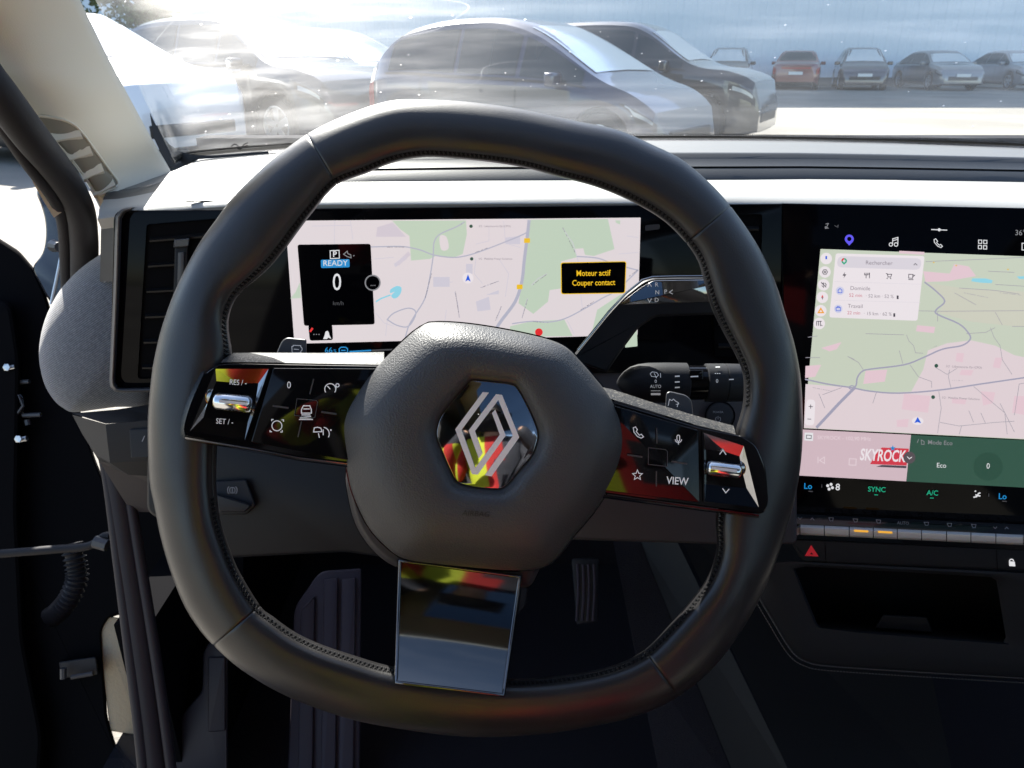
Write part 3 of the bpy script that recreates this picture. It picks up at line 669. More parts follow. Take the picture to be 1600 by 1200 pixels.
# knee panel left of the column, with the parking-brake switch
KP = fp(.66)
kp = [(230, 640), (560, 600), (760, 640), (760, 880), (610, 872), (540, 862), (345, 872), (320, 850), (230, 800)]
obj('knee_panel', *prism(KP, rounded(kp, 12), -.05, 0, 4, .006), 'plastic', dash)
sw = obj('parking_brake_switch', *prism(KP, rounded([(330, 752), (385, 749), (400, 790), (385, 804), (345, 804), (330, 790)], 4), -.002, .006, 2.5, .003), 'plastic_soft', dash)
obj('switch_rocker', *prism(KP, rounded([(332, 770), (384, 786), (393, 790), (383, 800), (345, 800), (334, 790)], 3), .004, .012, 2, .003), 'plastic_soft', sw)
strokes(KP, [circ(363, 766, 4.5, 12) + [(367.5, 766)], arc(363, 766, 7.5, 130, 230), arc(363, 766, 7.5, -50, 50), [(363, 763), (363, 769)]], 1.0, .0075).build('switch_symbol', 'print_grey', sw, smooth=0)
# trim right of the column with the start button
RP = fp(.66)
rp = [(860, 566), (1245, 574), (1245, 850), (1120, 850), (860, 842)]
obj('column_side_trim', *prism(RP, rounded(rp, 10), -.05, 0, 4, .006), 'shroud', dash)
pb = obj('start_button', *prism(RP, circ(1125, 650, 22, 28), -.002, .006, 3, .003), 'plastic_soft', dash)
obj('button_ring', *ring2(RP, circ(1125, 650, 24, 28), circ(1125, 650, 21.5, 28), .0062), 'body_dark', pb)
text(RP, 'POWER', 1122, 644, 3.2, .0066, 'print_grey', pb)
strokes(RP, [arc(1122, 655, 4, 120, 420, 12), [(1122, 650), (1122, 655)]], .9, .0066).build('power_symbol', 'print_grey', pb, smooth=0)
# the steering column shroud and the air vents
sh = crom([(541, 735), (544, 775), (554, 815), (572, 847), (596, 872), (626, 888), (700, 905), (790, 912), (822, 918), (838, 900), (860, 840), (870, 740), (850, 660), (700, 640), (560, 660)], 4)
CS = thing('steering_column', 'grey plastic column shroud showing under the airbag pad', 'column', (WP.pt(700, 780, -.1)))
obj('shroud_cover', *prism(WP, sh, -.15, -.045, 10, .02, 5), 'shroud', CS, smooth=50)
obj('shroud_joint', *prism(WP, inset(sh, -1.0), -.088, -.084), 'body_dark', CS)
def vent(name, quad, label, nsl, knob):
    v = thing(name, label, 'air vent', P1.pt(*quad[0]))
    q = rounded(quad, 4)
    mbv = MB(); mbv.add(*grid([[P1.pt(x, y, .0005) for x, y in inset(q, -2.0)], [P1.pt(x, y, .0030) for x, y in inset(q, -1.0)], [P1.pt(x, y, .0015) for x, y in q]], closed_u=True))
    mbv.build('vent_frame', 'dark_chrome', v)
    obj('vent_recess', *flat(P1, q, .0009), 'body_dark', v, smooth=0)
    xa, xb = quad[0][0] + 6, quad[1][0] - 6
    for k in range(nsl):
        t = (k + .6) / nsl; yl = quad[0][1] + (quad[3][1] - quad[0][1]) * t; yr = quad[1][1] + (quad[2][1] - quad[1][1]) * t
        xl_ = quad[0][0] + (quad[3][0] - quad[0][0]) * t + 5; xr_ = quad[1][0] + (quad[2][0] - quad[1][0]) * t - 4
        V, Fc = grid([[P1.pt(xl_, yl - 5, .0012), P1.pt(xr_, yr - 5, .0012)], [P1.pt(xl_, yl, .0045), P1.pt(xr_, yr, .0045)], [P1.pt(xl_, yl + 2.5, .0040), P1.pt(xr_, yr + 2.5, .0040)], [P1.pt(xl_, yl + 4, .0011), P1.pt(xr_, yr + 4, .0011)]])
        obj('slat', V, Fc, 'slat_black', v, smooth=30)
    if knob:
        kx = knob
        st = obj('slider_stem', *prism(P1, rounded([(kx - 11, 384), (kx + 10, 383), (kx + 4, 580), (kx - 17, 582)], 3), .001, .006, 2, .002), 'plastic', v)
        obj('slider_knob', *prism(P1, rounded([(kx - 12, 374), (kx + 12, 372), (kx + 11, 385), (kx - 13, 387)], 2), .001, .010, 1.5, .003), 'paddle', v)
        obj('slider_inlay', *prism(P1, rounded([(kx - 6, 394), (kx + 4, 393), (kx, 560), (kx - 10, 562)], 2), .005, .0075, 1, .001), 'paddle', st)
    return v
vent('air_vent', [(230, 352), (338, 343), (330, 590), (216, 590)], 'upright black air vent beside the woven dashboard end, chrome edged', 6, 284)
vent('air_vent', [(1112, 336), (1190, 336), (1186, 556), (1118, 556)], 'narrow black air vent right of the driver screen, behind the rim', 6, None)

# ------------------------------------------------------------------ windscreen pillar
ELy = [(-190, -260, .40), (-80, -170, .455), (0, -105, .49), (122, -2, .535), (183, 55, .585), (238, 105, .63), (288, 140, .675), (328, 160, .70)]
ER = [(-190, 30, .46), (-80, 88, .51), (0, 125, .55), (75, 161, .60), (150, 201, .66), (215, 236, .73), (258, 262, .80), (275, 271, .815), (300, 262, .79), (315, 212, .745), (328, 164, .705)]
def edge(P, y): return ipl([(p[0], p[1]) for p in P], y), ipl([(p[0], p[2]) for p in P], y)
def dpil(px, py):
    xl_, dl = edge(ELy, py); xr_, dr = edge(ER, py); t = min(1, max(0, (px - xl_) / max(1, xr_ - xl_)))
    return dl + (dr - dl) * t - .022 * math.sin(math.pi * t) ** .8
pil = thing('windscreen_pillar', 'light beige windscreen pillar trim at the upper left', 'pillar trim', at(200, 300, .78))
rows = []
for k in range(34):
    y = -190 + (327 + 190) * k / 33; xl_, dl = edge(ELy, y); xr_, dr = edge(ER, y); row = []
    row.append(at(xl_ - 3, y, dl + .03))
    for j in range(15):
        t = j / 14; x = xl_ + (xr_ - xl_) * t; row.append(at(x, y, dpil(x, y)))
    row.append(at(xr_ - 1, y, dr + .03)); rows.append(row)
obj('trim_cover', *grid(rows), 'pillar', pil, smooth=60)
def ppt(x, y, off): return at(x, y, dpil(x, y) - off)
gv = crom([(56, 184), (88, 186), (112, 194), (128, 208), (150, 238), (172, 268), (184, 284), (180, 292), (165, 299), (152, 304), (143, 290), (110, 246), (80, 214)], 3)
class PilPlane:
    def pt(s, x, y, h=0): return ppt(x, y, h)
PPL = PilPlane()
vs_ = obj('vent_surround', *grid([[ppt(x, y, .0002) for x, y in inset(gv, -3)], [ppt(x, y, .003) for x, y in inset(gv, -1.5)], [ppt(x, y, .0025) for x, y in inset(gv, 0)], [ppt(x, y, .0006) for x, y in inset(gv, 1.5)]], closed_u=True), 'pillar', pil)
obj('vent_floor', *grid([[ppt(x, y, .001) for x, y in inset(gv, .8)], [ppt(118 + (x - 118) * .5, 240 + (y - 240) * .5, .0012) for x, y in inset(gv, .8)]], closed_u=True, cap1=True), 'vent_beige', pil)
for (a, b2, w1, w2) in [((78, 208), (124, 203), 12, 10), ((100, 238), (140, 228), 13, 11), ((124, 268), (158, 255), 13, 12), ((140, 296), (176, 279), 10, 10)]:
    V = [ppt(a[0], a[1], .002), ppt(b2[0], b2[1], .002), ppt(b2[0] + 4, b2[1] + w2, .0075), ppt(a[0] + 6, a[1] + w1, .0075), ppt(a[0] + 8, a[1] + w1 + 4, .002), ppt(b2[0] + 6, b2[1] + w2 + 4, .002)]
    obj('slat', V, [(0, 1, 2, 3), (3, 2, 5, 4), (0, 3, 4), (1, 5, 2)], 'pillar', pil, smooth=30)

# ------------------------------------------------------------------ door opening: rubber seals, wing, open door, hinge
def band(path, rad, n=5):
    P = crom(path, n, closed=False); return [at(p[0], p[1], p[2]) for p in P], [rad * 1.0] * len(P)
s1, r1 = band([(-120, -40, .47), (-40, 95, .50), (2, 152, .52), (48, 213, .56), (96, 275, .63), (122, 320, .685), (131, 370, .735), (132, 430, .77), (133, 510, .78), (140, 600, .78)], .0125)
seal = obj('door_seal', *tube(s1, r1, 14), 'rubber', loc=tuple(s1[20]), smooth=60)
tag(seal, 'thick black rubber door seal running down beside the beige pillar', 'door seal')
s2, r2 = band([(-120, 0, .50), (-40, 135, .53), (0, 190, .55), (40, 248, .585), (82, 305, .65), (99, 345, .71), (103, 400, .76), (106, 470, .79)], .006)
obj('seal_lip', *tube(s2, r2, 10), 'rubber', seal, smooth=60)
s3, r3 = band([(60, 190, .61), (78, 275, .655), (92, 316, .67), (98, 335, .68)], .008)
pa = [(-40, 80, .54), (5, 158, .56), (45, 240, .60), (72, 290, .64), (92, 322, .665)]
V, Fc = grid([[at(x - 8, y + 18, d + .01) for x, y, d in pa], [at(x + 10, y + 6, d + .012) for x, y, d in pa]])
pf = obj('pillar_flange', V, Fc, 'pillar', pil, smooth=40)
s4, r4 = band([(175, 690, .74), (186, 760, .745), (203, 880, .75), (220, 1000, .755), (236, 1120, .76), (250, 1240, .765)], .0135)
sill = obj('sill_seal', *tube(s4, r4, 14), 'sill_plastic', loc=tuple(s4[10]), smooth=60)
tag(sill, 'ribbed dark rubber sill strip running down the lower left of the footwell', 'door seal')
for dx, rr in ((15, .005), (-14, .006)):
    s5, r5 = band([(175 + dx, 700, .735), (186 + dx, 760, .738), (203 + dx * 1.15, 880, .742), (220 + dx * 1.3, 1000, .746), (236 + dx * 1.4, 1120, .75), (250 + dx * 1.5, 1240, .755)], rr)
    obj('rib', *tube(s5, r5, 10), 'sill_plastic', sill, smooth=60)
# painted wing edge and bracket seen through the opening
WG = fp(.98)
wing = thing('front_wing', 'black painted edge of the front wing beside the bright gap', 'car wing', WG.pt(85, 400))
wo = crom([(57, 303), (62, 295), (74, 296), (100, 305), (140, 330), (150, 470), (90, 480), (60, 440), (52, 418), (66, 396), (71, 372), (70, 345), (64, 322)], 4)
obj('wing_edge', *prism(WG, wo, -.06, 0, 3, .01), 'body_paint', wing)
br = obj('bracket_rod', *tube([WG.pt(101, 372, .03), WG.pt(96, 400, .03), WG.pt(88, 440, .03), WG.pt(80, 476, .03)], .0022, 8), 'bolt', wing)
obj('bolt_head', *tube([WG.pt(84, 384, .02), WG.pt(93, 386, .03)], [.008, .006], 10), 'paddle', wing)
# the driver door standing open
DP = fp(1.02)
door = thing('open_door', 'black edge of the driver door standing open at the left', 'car door', DP.pt(60, 800))
do = [(-260, 250), (-120, 300), (0, 373), (30, 392), (54, 420), (70, 455), (92, 520), (110, 580), (125, 640), (150, 720), (180, 790), (200, 850), (205, 955), (172, 965), (160, 985), (164, 1060), (168, 1120), (180, 1160), (215, 1240), (-260, 1300)]
obj('door_shell', *prism(DP, rounded(do, 8), -.05, 0, 5, .015), 'body_dark', door)
obj('sill_gap_filler', *prism(DP, rounded([(150, 960), (205, 968), (225, 1150), (172, 1142)], 4), -.05, -.004, 2, .004), 'gap_tan', door)  # added filler panel, closes off the bright ground seen in the gap
obj('door_trim', *prism(DP, rounded([(-200, 460), (20, 470), (34, 560), (30, 800), (40, 1000), (70, 1150), (60, 1300), (-200, 1300)], 20), -.002, .03, 10, .02), 'body_dark', door)
hg = thing('hinge_assembly', 'bare metal door hinge with two bright bolts at the left edge', 'hinge', DP.pt(20, 640))
mb = MB(); mb.add(*prism(DP, rounded([(-20, 612), (30, 612), (38, 622), (38, 648), (14, 655), (14, 700), (-20, 706)], 5), .0, .022, 2, .004)); mb.build('hinge_plate', 'body_paint', hg)
obj('hinge_edge', *tube([DP.pt(9, 652, .025), DP.pt(9, 668, .026), DP.pt(13, 694, .026)], .0035, 8), 'bolt', hg)
obj('hinge_edge', *tube([DP.pt(-4, 614, .025), DP.pt(30, 618, .026), DP.pt(36, 634, .026), DP.pt(24, 650, .026)], .0018, 8), 'paddle', hg)
for bx, by in ((10, 574), (28, 686)):
    mb = MB(); mb.add(*prism(DP, circ(bx, by, 6.5, 6), .02, .036, 1, .002)); mb.add(*tube([DP.pt(bx + 4, by + 1, .028), DP.pt(bx + 14, by - 1, .028)], .0035, 8)); mb.build('bolt', 'bolt', hg, smooth=30)
obj('hinge_pin', *tube([DP.pt(36, 649, .02), DP.pt(64, 648, .02)], .003, 8), 'paddle', hg)
obj('hinge_pin', *tube([DP.pt(22, 598, .02), DP.pt(46, 596, .02)], .003, 8), 'paddle', hg)
obj('hinge_pin', *tube([DP.pt(42, 656, .02), DP.pt(44, 664, .02)], .0035, 8), 'paddle', hg)
# door check strap and the ribbed cable sleeve
stp = crom([(-30, 866), (0, 865), (40, 862), (90, 858), (130, 855), (150, 848), (163, 838), (172, 838)], 4, closed=False)
st = obj('check_strap', *tube([at(x, y, .86) for x, y in stp], .0048, 8), 'rubber', loc=tuple(at(80, 860, .86)), smooth=60)
tag(st, 'dark door check strap crossing between door and sill', 'door strap')
obj('strap_end', *tube([at(148, 846, .855), at(168, 852, .855)], .007, 8), 'paddle', st)
P = crom([(112, 850), (118, 880), (120, 905), (108, 935), (92, 955), (78, 966)], 12, closed=False)
rad = [.0105 + .0022 * math.cos(i * 2.1) for i in range(len(P))]
sl = obj('cable_sleeve', *tube([at(x, y, .90) for x, y in P], rad, 12), 'rubber', loc=tuple(at(110, 900, .90)), smooth=30)
tag(sl, 'ribbed rubber cable sleeve between the open door and the body', 'cable sleeve')
lt = thing('door_latch', 'small metal bracket low on the open door edge', 'bracket', DP.pt(120, 1050))
obj('latch_plate', *prism(DP, rounded([(92, 1034), (150, 1026), (154, 1054), (96, 1060)], 4), 0, .02, 2, .004), 'rubber', lt)
obj('latch_pin', *tube([DP.pt(99, 1044, .03), DP.pt(99, 1060, .03)], .004, 8), 'paddle', lt)
obj('latch_bar', *tube([DP.pt(112, 1058, .028), DP.pt(146, 1052, .028)], .003, 8), 'shroud', lt)

# ------------------------------------------------------------------ footwell
fw_ = thing('footwell', 'dark carpeted driver footwell below the steering wheel', 'footwell', (-.1, .9, .3))
def wall(name, pts, m, **k): return obj(name, [Vector(p) for p in pts], [tuple(range(len(pts)))], m, fw_, smooth=0, **k)
obj('floor_carpet', *box((.28, .55, .27), 1.40, 1.5, .05), 'carpet', fw_)
obj('bulkhead', *box((.28, 1.22, .66), 1.5, .05, .80), 'carpet', fw_)
obj('kick_panel', *box((-.415, .95, .44), .04, .56, .32), 'body_dark', fw_)
obj('kick_gap_filler', [at(200, 740, .97), at(380, 760, .97), at(380, 1010, .97), at(232, 1010, .97)], [(0, 1, 2, 3)], 'body_dark', fw_, smooth=0)  # dark sheet added to hide bright ground beside the kick panel
KK = fp(.92)
kk = obj('side_trim', *prism(KK, rounded([(318, 1018), (330, 1000), (356, 1000), (356, 1240), (268, 1240), (262, 1150), (290, 1110), (316, 1080)], 8), -.04, 0, 3, .006), 'sill_plastic', fw_)
obj('trim_hatch', *prism(KK, rounded([(325, 1027), (352, 1027), (352, 1142), (325, 1144)], 3), -.001, .003, 2, .002), 'sill_plastic', kk)
FR = Plane(at(510, 1000, 1.02), RT, Vector((0, .55, .83)))
frs = thing('footrest', 'ribbed plastic footrest at the left of the footwell', 'footrest', FR.pt(510, 1050))
obj('rest_plate', *prism(FR, rounded([(460, 950), (500, 892), (565, 888), (562, 1260), (448, 1260)], [14, 14, 4, 4, 4]), -.03, 0, 3, .006), 'footrest', frs)
for xa in (470, 506, 534):
    obj('rib', *prism(FR, rounded([(xa, 952 if xa < 480 else 905), (xa + 22, 930 if xa < 480 else 902), (xa + 18, 1260), (xa - 6, 1260)], 4), -.001, .006, 2.5, .004), 'footrest', frs)
AP = Plane(at(915, 930, .98), RT, Vector((0, .5, .86)))
pd = thing('accelerator_pedal', 'narrow ribbed accelerator pedal in the dark footwell', 'pedal', AP.pt(915, 930))
obj('pedal_pad', *prism(AP, rounded([(893, 872), (936, 872), (934, 972), (901, 977)], 5), -.012, 0, 2.5, .004), 'plastic_soft', pd)
for i in range(4):
    x = 902 + i * 8.5
    obj('rib', *tube([AP.pt(x + 1.5 * math.sin(t * 4), 882 + t * 88, .001) for t in [q / 8 for q in range(9)]], .0016, 6), 'footrest', pd)
BP = Plane(at(815, 920, .98), RT, Vector((0, .5, .86)))
bp_ = thing('brake_pedal', 'dark brake pedal partly hidden behind the lower spoke', 'pedal', BP.pt(815, 930))
obj('pedal_pad', *prism(BP, rounded([(770, 905), (826, 905), (822, 948), (806, 962), (770, 955)], 8), -.012, 0, 2.5, .004), 'plastic_soft', bp_)
obj('pedal_arm', *tube([BP.pt(800, 860, -.03), BP.pt(800, 920, -.01)], .008, 8), 'body_dark', bp_)
# carpeted side of the centre console
obj('tunnel_side', [at(958, 846, 1.05), at(1000, 846, 1.04), at(1165, 1260, .86), at(1040, 1260, .90), at(990, 1010, .97)], [(0, 1, 2, 3, 4)], 'carpet', fw_, smooth=0)
obj('tunnel_wall', [at(1000, 846, 1.041), at(1050, 830, 1.0), at(1260, 1260, .80), at(1165, 1260, .861)], [(0, 1, 2, 3)], 'plastic', fw_, smooth=0)
obj('tunnel_inner', [at(1045, 800, 1.0), at(1400, 800, .95), at(1500, 1260, .80), at(1258, 1260, .801)], [(0, 1, 2, 3)], 'tray', fw_, smooth=0)

# ------------------------------------------------------------------ body shell around the cabin: roof, doors, rear
roof = thing('car_roof', 'pale fabric headliner and tinted glass roof above the seats', 'car roof', (XL, -.6, 1.55))
obj('headliner_front', *box((XL, -.02, 1.545), 1.18, .24, .03), 'headliner', roof)
obj('roof_pane', *box((XL, -.76, 1.555), .94, 1.20, .008), 'roof_glass', roof)
for sx in (-1, 1): obj('headliner_side', *box((XL + sx * .545, -.72, 1.535), .15, 1.24, .03), 'headliner', roof)
obj('headliner_rear', *box((XL, -1.75, 1.50), 1.24, .80, .03), 'headliner', roof)
rear = thing('car_rear', 'rear end of the cabin behind the front seats', 'car body', (XL, -2.1, .8))
obj('tailgate', *box((XL, -2.15, .70), 1.45, .05, .80), 'seat_cloth', rear)
obj('rear_glass', *box((XL, -2.15, 1.29), 1.25, .008, .36), 'privacy_glass', rear)
obj('rear_bench', *box((XL, -1.55, .70), 1.35, .25, .75), 'seat_cloth', rear, bevel=.05)
pdoor = thing('passenger_side', 'right flank of the cabin with its windows', 'car body', (1.15, 0, .8))
obj('door_card', *box((1.14, -.45, .66), .06, 3.2, .72), 'plastic', pdoor)
obj('side_pane', *box((1.10, -.55, 1.26), .006, 2.2, .42), 'side_glass', pdoor)
obj('window_rail', *box((1.00, -.60, 1.50), .10, 2.6, .06), 'headliner', pdoor)
rdoor = thing('rear_left_door', 'closed rear door and pillar behind the driver', 'car door', (-.46, -1.2, .8))
obj('door_card', *box((-.46, -1.35, .66), .06, 1.5, .72), 'plastic', rdoor)
obj('cant_rail', *box((-.36, -.95, 1.47), .16, 2.2, .10), 'trim_black', rdoor)
obj('side_pane', *box((-.42, -1.33, 1.23), .006, 1.34, .42), 'privacy_glass', rdoor)
obj('door_pillar', *box((-.42, -.48, .95), .08, .36, 1.05), 'trim_black', rdoor)
obj('sill', *box((-.46, -.1, .26), .12, 2.4, .16), 'body_paint', rdoor)
bon = thing('bonnet', 'dark car bonnet below the windscreen', 'car bonnet', (XL, 1.6, .9))
bc = [p + Vector((0, .03, -.03)) for p in basec[::6]]
rows = [bc, [Vector((XL + (p.x - XL) * 1.08, p.y + .5, .99)) for p in bc], [Vector((XL + (p.x - XL) * 1.0, 2.05 - .1 * abs(p.x - XL), .90)) for p in bc], [Vector((XL + (p.x - XL) * .98, 2.12 - .1 * abs(p.x - XL), .4)) for p in bc]]
obj('bonnet_panel', *grid(rows), 'body_paint', bon, smooth=60)
# ------------------------------------------------------------------ steering wheel
sw_ = thing('steering_wheel', 'black leather steering wheel with hexagonal airbag pad and glossy button spokes', 'steering wheel', WP.pt(745, 655, -.02))
WC = (745.0, 655.0)
OUT = [(612, 157), (669, 155.5), (725, 158.5), (781, 165), (837, 175), (900, 189), (937, 196), (975, 206), (1017, 225), (1062, 247), (1105, 282), (1140, 320), (1182, 380), (1210, 437), (1227, 490), (1242, 540), (1251, 590), (1254, 640), (1254, 690), (1250, 735), (1242, 780), (1225, 840), (1199, 911), (1161, 982), (1112, 1046), (1056, 1091), (1000, 1117), (931, 1134), (837, 1148), (725, 1151), (600, 1135), (525, 1117), (442, 1085), (375, 1045), (332, 1007), (310, 982), (287, 945), (267, 895), (251, 840), (241, 790), (234, 755), (231, 700), (231, 652), (235, 602), (241, 560), (254, 507), (277, 446), (310, 382), (340, 340), (362, 310), (400, 272), (437, 240), (487, 205), (550, 176)]
INN = [(650, 247), (687, 246), (762, 253), (819, 262), (875, 277), (931, 292), (987, 315), (1037, 345), (1072, 380), (1090, 407), (1100, 440), (1110, 477), (1125, 510), (1145, 547), (1158, 575), (1162, 600), (1160, 635), (1150, 670), (1138, 720), (1125, 770), (1118, 807), (1119, 830), (1120, 852), (1115, 877), (1105, 902), (1090, 925), (1050, 972), (1005, 1017), (950, 1042), (875, 1056), (800, 1060), (700, 1054), (612, 1041), (550, 1023), (500, 1006), (460, 987), (425, 962), (407, 947), (375, 895), (360, 860), (345, 815), (340, 782), (338, 745), (340, 690), (346, 630), (362, 562), (359, 527), (357, 505), (362, 480), (375, 458), (400, 437), (422, 417), (445, 390), (467, 360), (490, 330), (525, 290), (575, 270), (612, 255)]
def polar(P, c=WC):
    D = crom(P, 8); a = np.array([math.atan2(c[1] - y, x - c[0]) for x, y in D]); r = np.array([math.hypot(x - c[0], y - c[1]) for x, y in D])
    i = np.argsort(a); a, r = a[i], r[i]
    a = np.concatenate([a - 2 * math.pi, a, a + 2 * math.pi]); r = np.concatenate([r, r, r])
    return lambda t: float(np.interp(((t + math.pi) % (2 * math.pi)) - math.pi, a, r))
ro, ri = polar(OUT), polar(INN)
def rimpt(th, ph, grow=1.0, lift=0.0):
    a, b = ro(th), ri(th); c = (a + b) / 2; hw = (a - b) / 2
    cp, sp = math.cos(ph), math.sin(ph); e = 2 / 2.25
    rr = c + hw * math.copysign(abs(cp) ** e, cp) * (1 - (1 - grow) * .5); h = .0165 * math.copysign(abs(sp) ** e, sp) * grow + lift
    # narrow seam groove near the inner edge
    d = (math.degrees(ph) - 146) / 7.0; gdep = math.exp(-d * d) * .0014
    h -= gdep + .019
    return WP.pt(WC[0] + rr * math.cos(th), WC[1] - rr * math.sin(th), h)
cuts = [R(120.8), R(220.7), R(306.0), R(400.0), R(480.8)]
labels = ['left grip with smooth leather', 'lower arc of the rim', 'right grip with smooth leather', 'upper arc of the rim']
phs = [R(a) for a in list(range(0, 120, 10)) + list(range(120, 176, 4)) + list(range(180, 360, 12))]
for q in range(4):
    a, b = cuts[q], cuts[q + 1]; n = int((b - a) / R(1.5)); ths = [a + (b - a) * k / n for k in range(n + 1)]
    dl = [R(.10), R(.22), R(.38), R(.7)]
    ths = sorted(set([a + .0004, b - .0004] + [a + d for d in dl] + [b - d for d in dl] + ths[1:-1])); rows = []
    for th in ths:
        d = min(th - a, b - th) / R(.20); g = 1 - .035 * math.exp(-d * d)
        rows.append([rimpt(th, p, g) for p in phs])
    V, Fc = grid(rows, closed_u=True, cap0=True, cap1=True)
    obj('rim_leather', V, Fc, 'leather', sw_, smooth=70, label=labels[q])
obj('rim_core', *grid([[rimpt(2 * math.pi * k / 200, R(p), .93) for p in range(0, 360, 15)] for k in range(200)], closed_u=True, closed_v=True), 'leather_inner', sw_, smooth=70)
# seam thread along the inside of the rim
mb = MB(); th = 0.0
while th < 2 * math.pi:
    a = math.degrees(th) % 360
    ok = not (168 < a < 196 or a > 345 or a < 2 or 255 < a < 271)
    if ok:
        for (p0, p1, dt) in ((139, 153, .0085), (153, 139, .0085)):
            A_, B_ = rimpt(th, R(p0), 1, .0001), rimpt(th + dt, R(p1), 1, .0001); mid = (A_ + B_) / 2 + WP.n * .0004
            mb.add(*tube([A_, mid, B_], .00032, 5))
    th += .0165
mb.build('stitching', 'thread', sw_, smooth=40, kind='stuff')
# ---- airbag pad
PADO = [(656, 512), (675, 504), (727, 506), (792, 516), (851, 529), (883, 542), (906, 564), (932, 594), (955, 623), (971, 655), (976, 688), (971, 720), (955, 756), (929, 798), (896, 837), (872, 868), (852, 884), (826, 890), (781, 890), (687, 881), (631, 872), (601, 851), (575, 821), (552, 772), (542, 730), (534, 680), (536, 652), (552, 620), (578, 584), (607, 555), (640, 524)]
EMB = [(741, 593.5), (770, 596), (799, 599.8), (810, 608.5), (825, 636), (837.3, 664), (841, 680), (837.3, 697), (830.6, 713), (811, 736), (797.5, 753), (788, 761), (778, 764.5), (745, 762.4), (721, 757), (711, 750), (702.6, 733.5), (690, 704.6), (682, 682.6), (682.7, 667.5), (689, 650), (705, 628), (727.4, 603), (733.5, 596)]
PC = (760.0, 680.0); rp_, re_ = polar(PADO, PC), polar(EMB, PC)
prof = [(1.0, -.045), (1.004, -.030), (1.004, -.018), (.998, -.009), (.988, -.0045), (.965, -.0018), (.93, .0008), (.87, .0048), (.79, .0090), (.68, .0128), (.52, .0153), (.36, .0160), (.22, .0157), (.13, .0150), (.075, .0132), (.035, .0095), (.0, .0060), (-.04, .0055)]
rows = []
for f, h in prof:
    row = []
    for k in range(160):
        t = 2 * math.pi * k / 160; r0, r1_ = re_(t), rp_(t); rr = r0 + (r1_ - r0) * f
        row.append(WP.pt(PC[0] + rr * math.cos(t), PC[1] - rr * math.sin(t), h))
    rows.append(row)
pad = obj('airbag_pad', *grid(rows, closed_u=True), 'pad', sw_, smooth=60)
text(WP, 'AIRBAG', 744, 803, 8.5, .0167, 'emboss_shade', pad, name='embossed_lettering', sx=1.0, ang=4, slant=.12)  # flat dark letters, colour stands in for the shade of embossing
obj('pad_gap', *prism(WP, [(PC[0] + (rp_(2 * math.pi * k / 80) + 2.5) * math.cos(2 * math.pi * k / 80), PC[1] - (rp_(2 * math.pi * k / 80) + 2.5) * math.sin(2 * math.pi * k / 80)) for k in range(80)], -.05, -.030), 'piano', sw_)
em = obj('emblem_plate', *prism(WP, crom(EMB, 3), .003, .0078, 2.0, .001), 'mirror_black', sw_, smooth=30)
LA = [(754.2, 612.6), (763.9, 613.3), (721.2, 671.6), (742.5, 731.5), (781, 679.3), (768.7, 645.4), (773.9, 639.9), (790.2, 680.5), (746.7, 741.5), (737.5, 740.8), (711.2, 671)]
LB = [(757.7, 742.5), (768, 744.3), (811.3, 683.4), (784.5, 616.8), (774.9, 616), (732.2, 672.5), (748, 716.3), (753.9, 708.4), (742.1, 673.4), (778.6, 625), (801.7, 680.7)]
for P in (LA, LB): obj('emblem_bar', *prism(WP, P, .0077, .0086), 'emblem_silver', em, smooth=0)

# ---- button spokes, each turned a little towards the middle
LWP = Plane(WP.pt(440, 640, .001), RT * math.cos(R(6)) + FW * math.sin(R(6)), UP)
RWP = Plane(WP.pt(1075, 725, .001), RT * math.cos(R(6)) - FW * math.sin(R(6)), UP)
def spoke_body(WP, name, outline, ledge_f, ledge_b, trim_f, trim_b):
    s = obj(name, *prism(WP, outline, -.022, -.002, 2.2, .003), 'piano', sw_, smooth=30)
    obj('upper_ledge', *grid([[WP.pt(x, y, -.0035) for x, y in ledge_f], [WP.pt((a[0] + b[0]) / 2, (a[1] + b[1]) / 2, -.008) for a, b in zip(ledge_f, ledge_b)], [WP.pt(x, y, -.016) for x, y in ledge_b], [WP.pt(x, y + 1, -.04) for x, y in ledge_b]]), 'dusty', s, smooth=50)
    obj('lower_trim_strip', *grid([[WP.pt(x, y, -.0022) for x, y in trim_f], [WP.pt((a[0] + b[0]) / 2, (a[1] + b[1]) / 2, -.0030) for a, b in zip(trim_f, trim_b)], [WP.pt(x, y, -.0048) for x, y in trim_b], [WP.pt(x, y - 1, -.03) for x, y in trim_b]]), 'dark_chrome', s, smooth=50)
    return s
LS = rounded([(344, 567), (600, 571), (600, 733), (540, 723), (467, 714.5), (392, 700), (290, 683), (286, 670), (296, 634), (318, 583)], [14, 0, 0, 0, 0, 0, 6, 8, 0, 14])
ls = spoke_body(LWP, 'left_spoke', LS, [(345, 566.5), (362, 565.5), (400, 566), (500, 568), (600, 570)], [(350, 560), (365, 551.5), (400, 551), (500, 551.5), (600, 550)],
                [(289, 683), (392, 700.5), (467, 715), (540, 724), (575, 727)], [(289, 687.5), (392, 706), (467, 720), (540, 729.5), (575, 733)])
RS = rounded([(930, 618), (954, 626), (1092, 667), (1160, 681), (1182, 695), (1197, 732), (1201, 785), (1193, 804), (1000, 779), (930, 769)], [0, 0, 0, 6, 12, 10, 8, 8, 0, 0])
rs = spoke_body(RWP, 'right_spoke', RS, [(935, 617), (954, 623), (1020, 643), (1092, 665), (1150, 679)], [(940, 605), (956, 608), (1020, 629), (1092, 651), (1146, 665)],
                [(925, 770), (1000, 780), (1100, 793), (1186, 804)], [(925, 776), (1000, 786), (1100, 799), (1186, 809.5)])
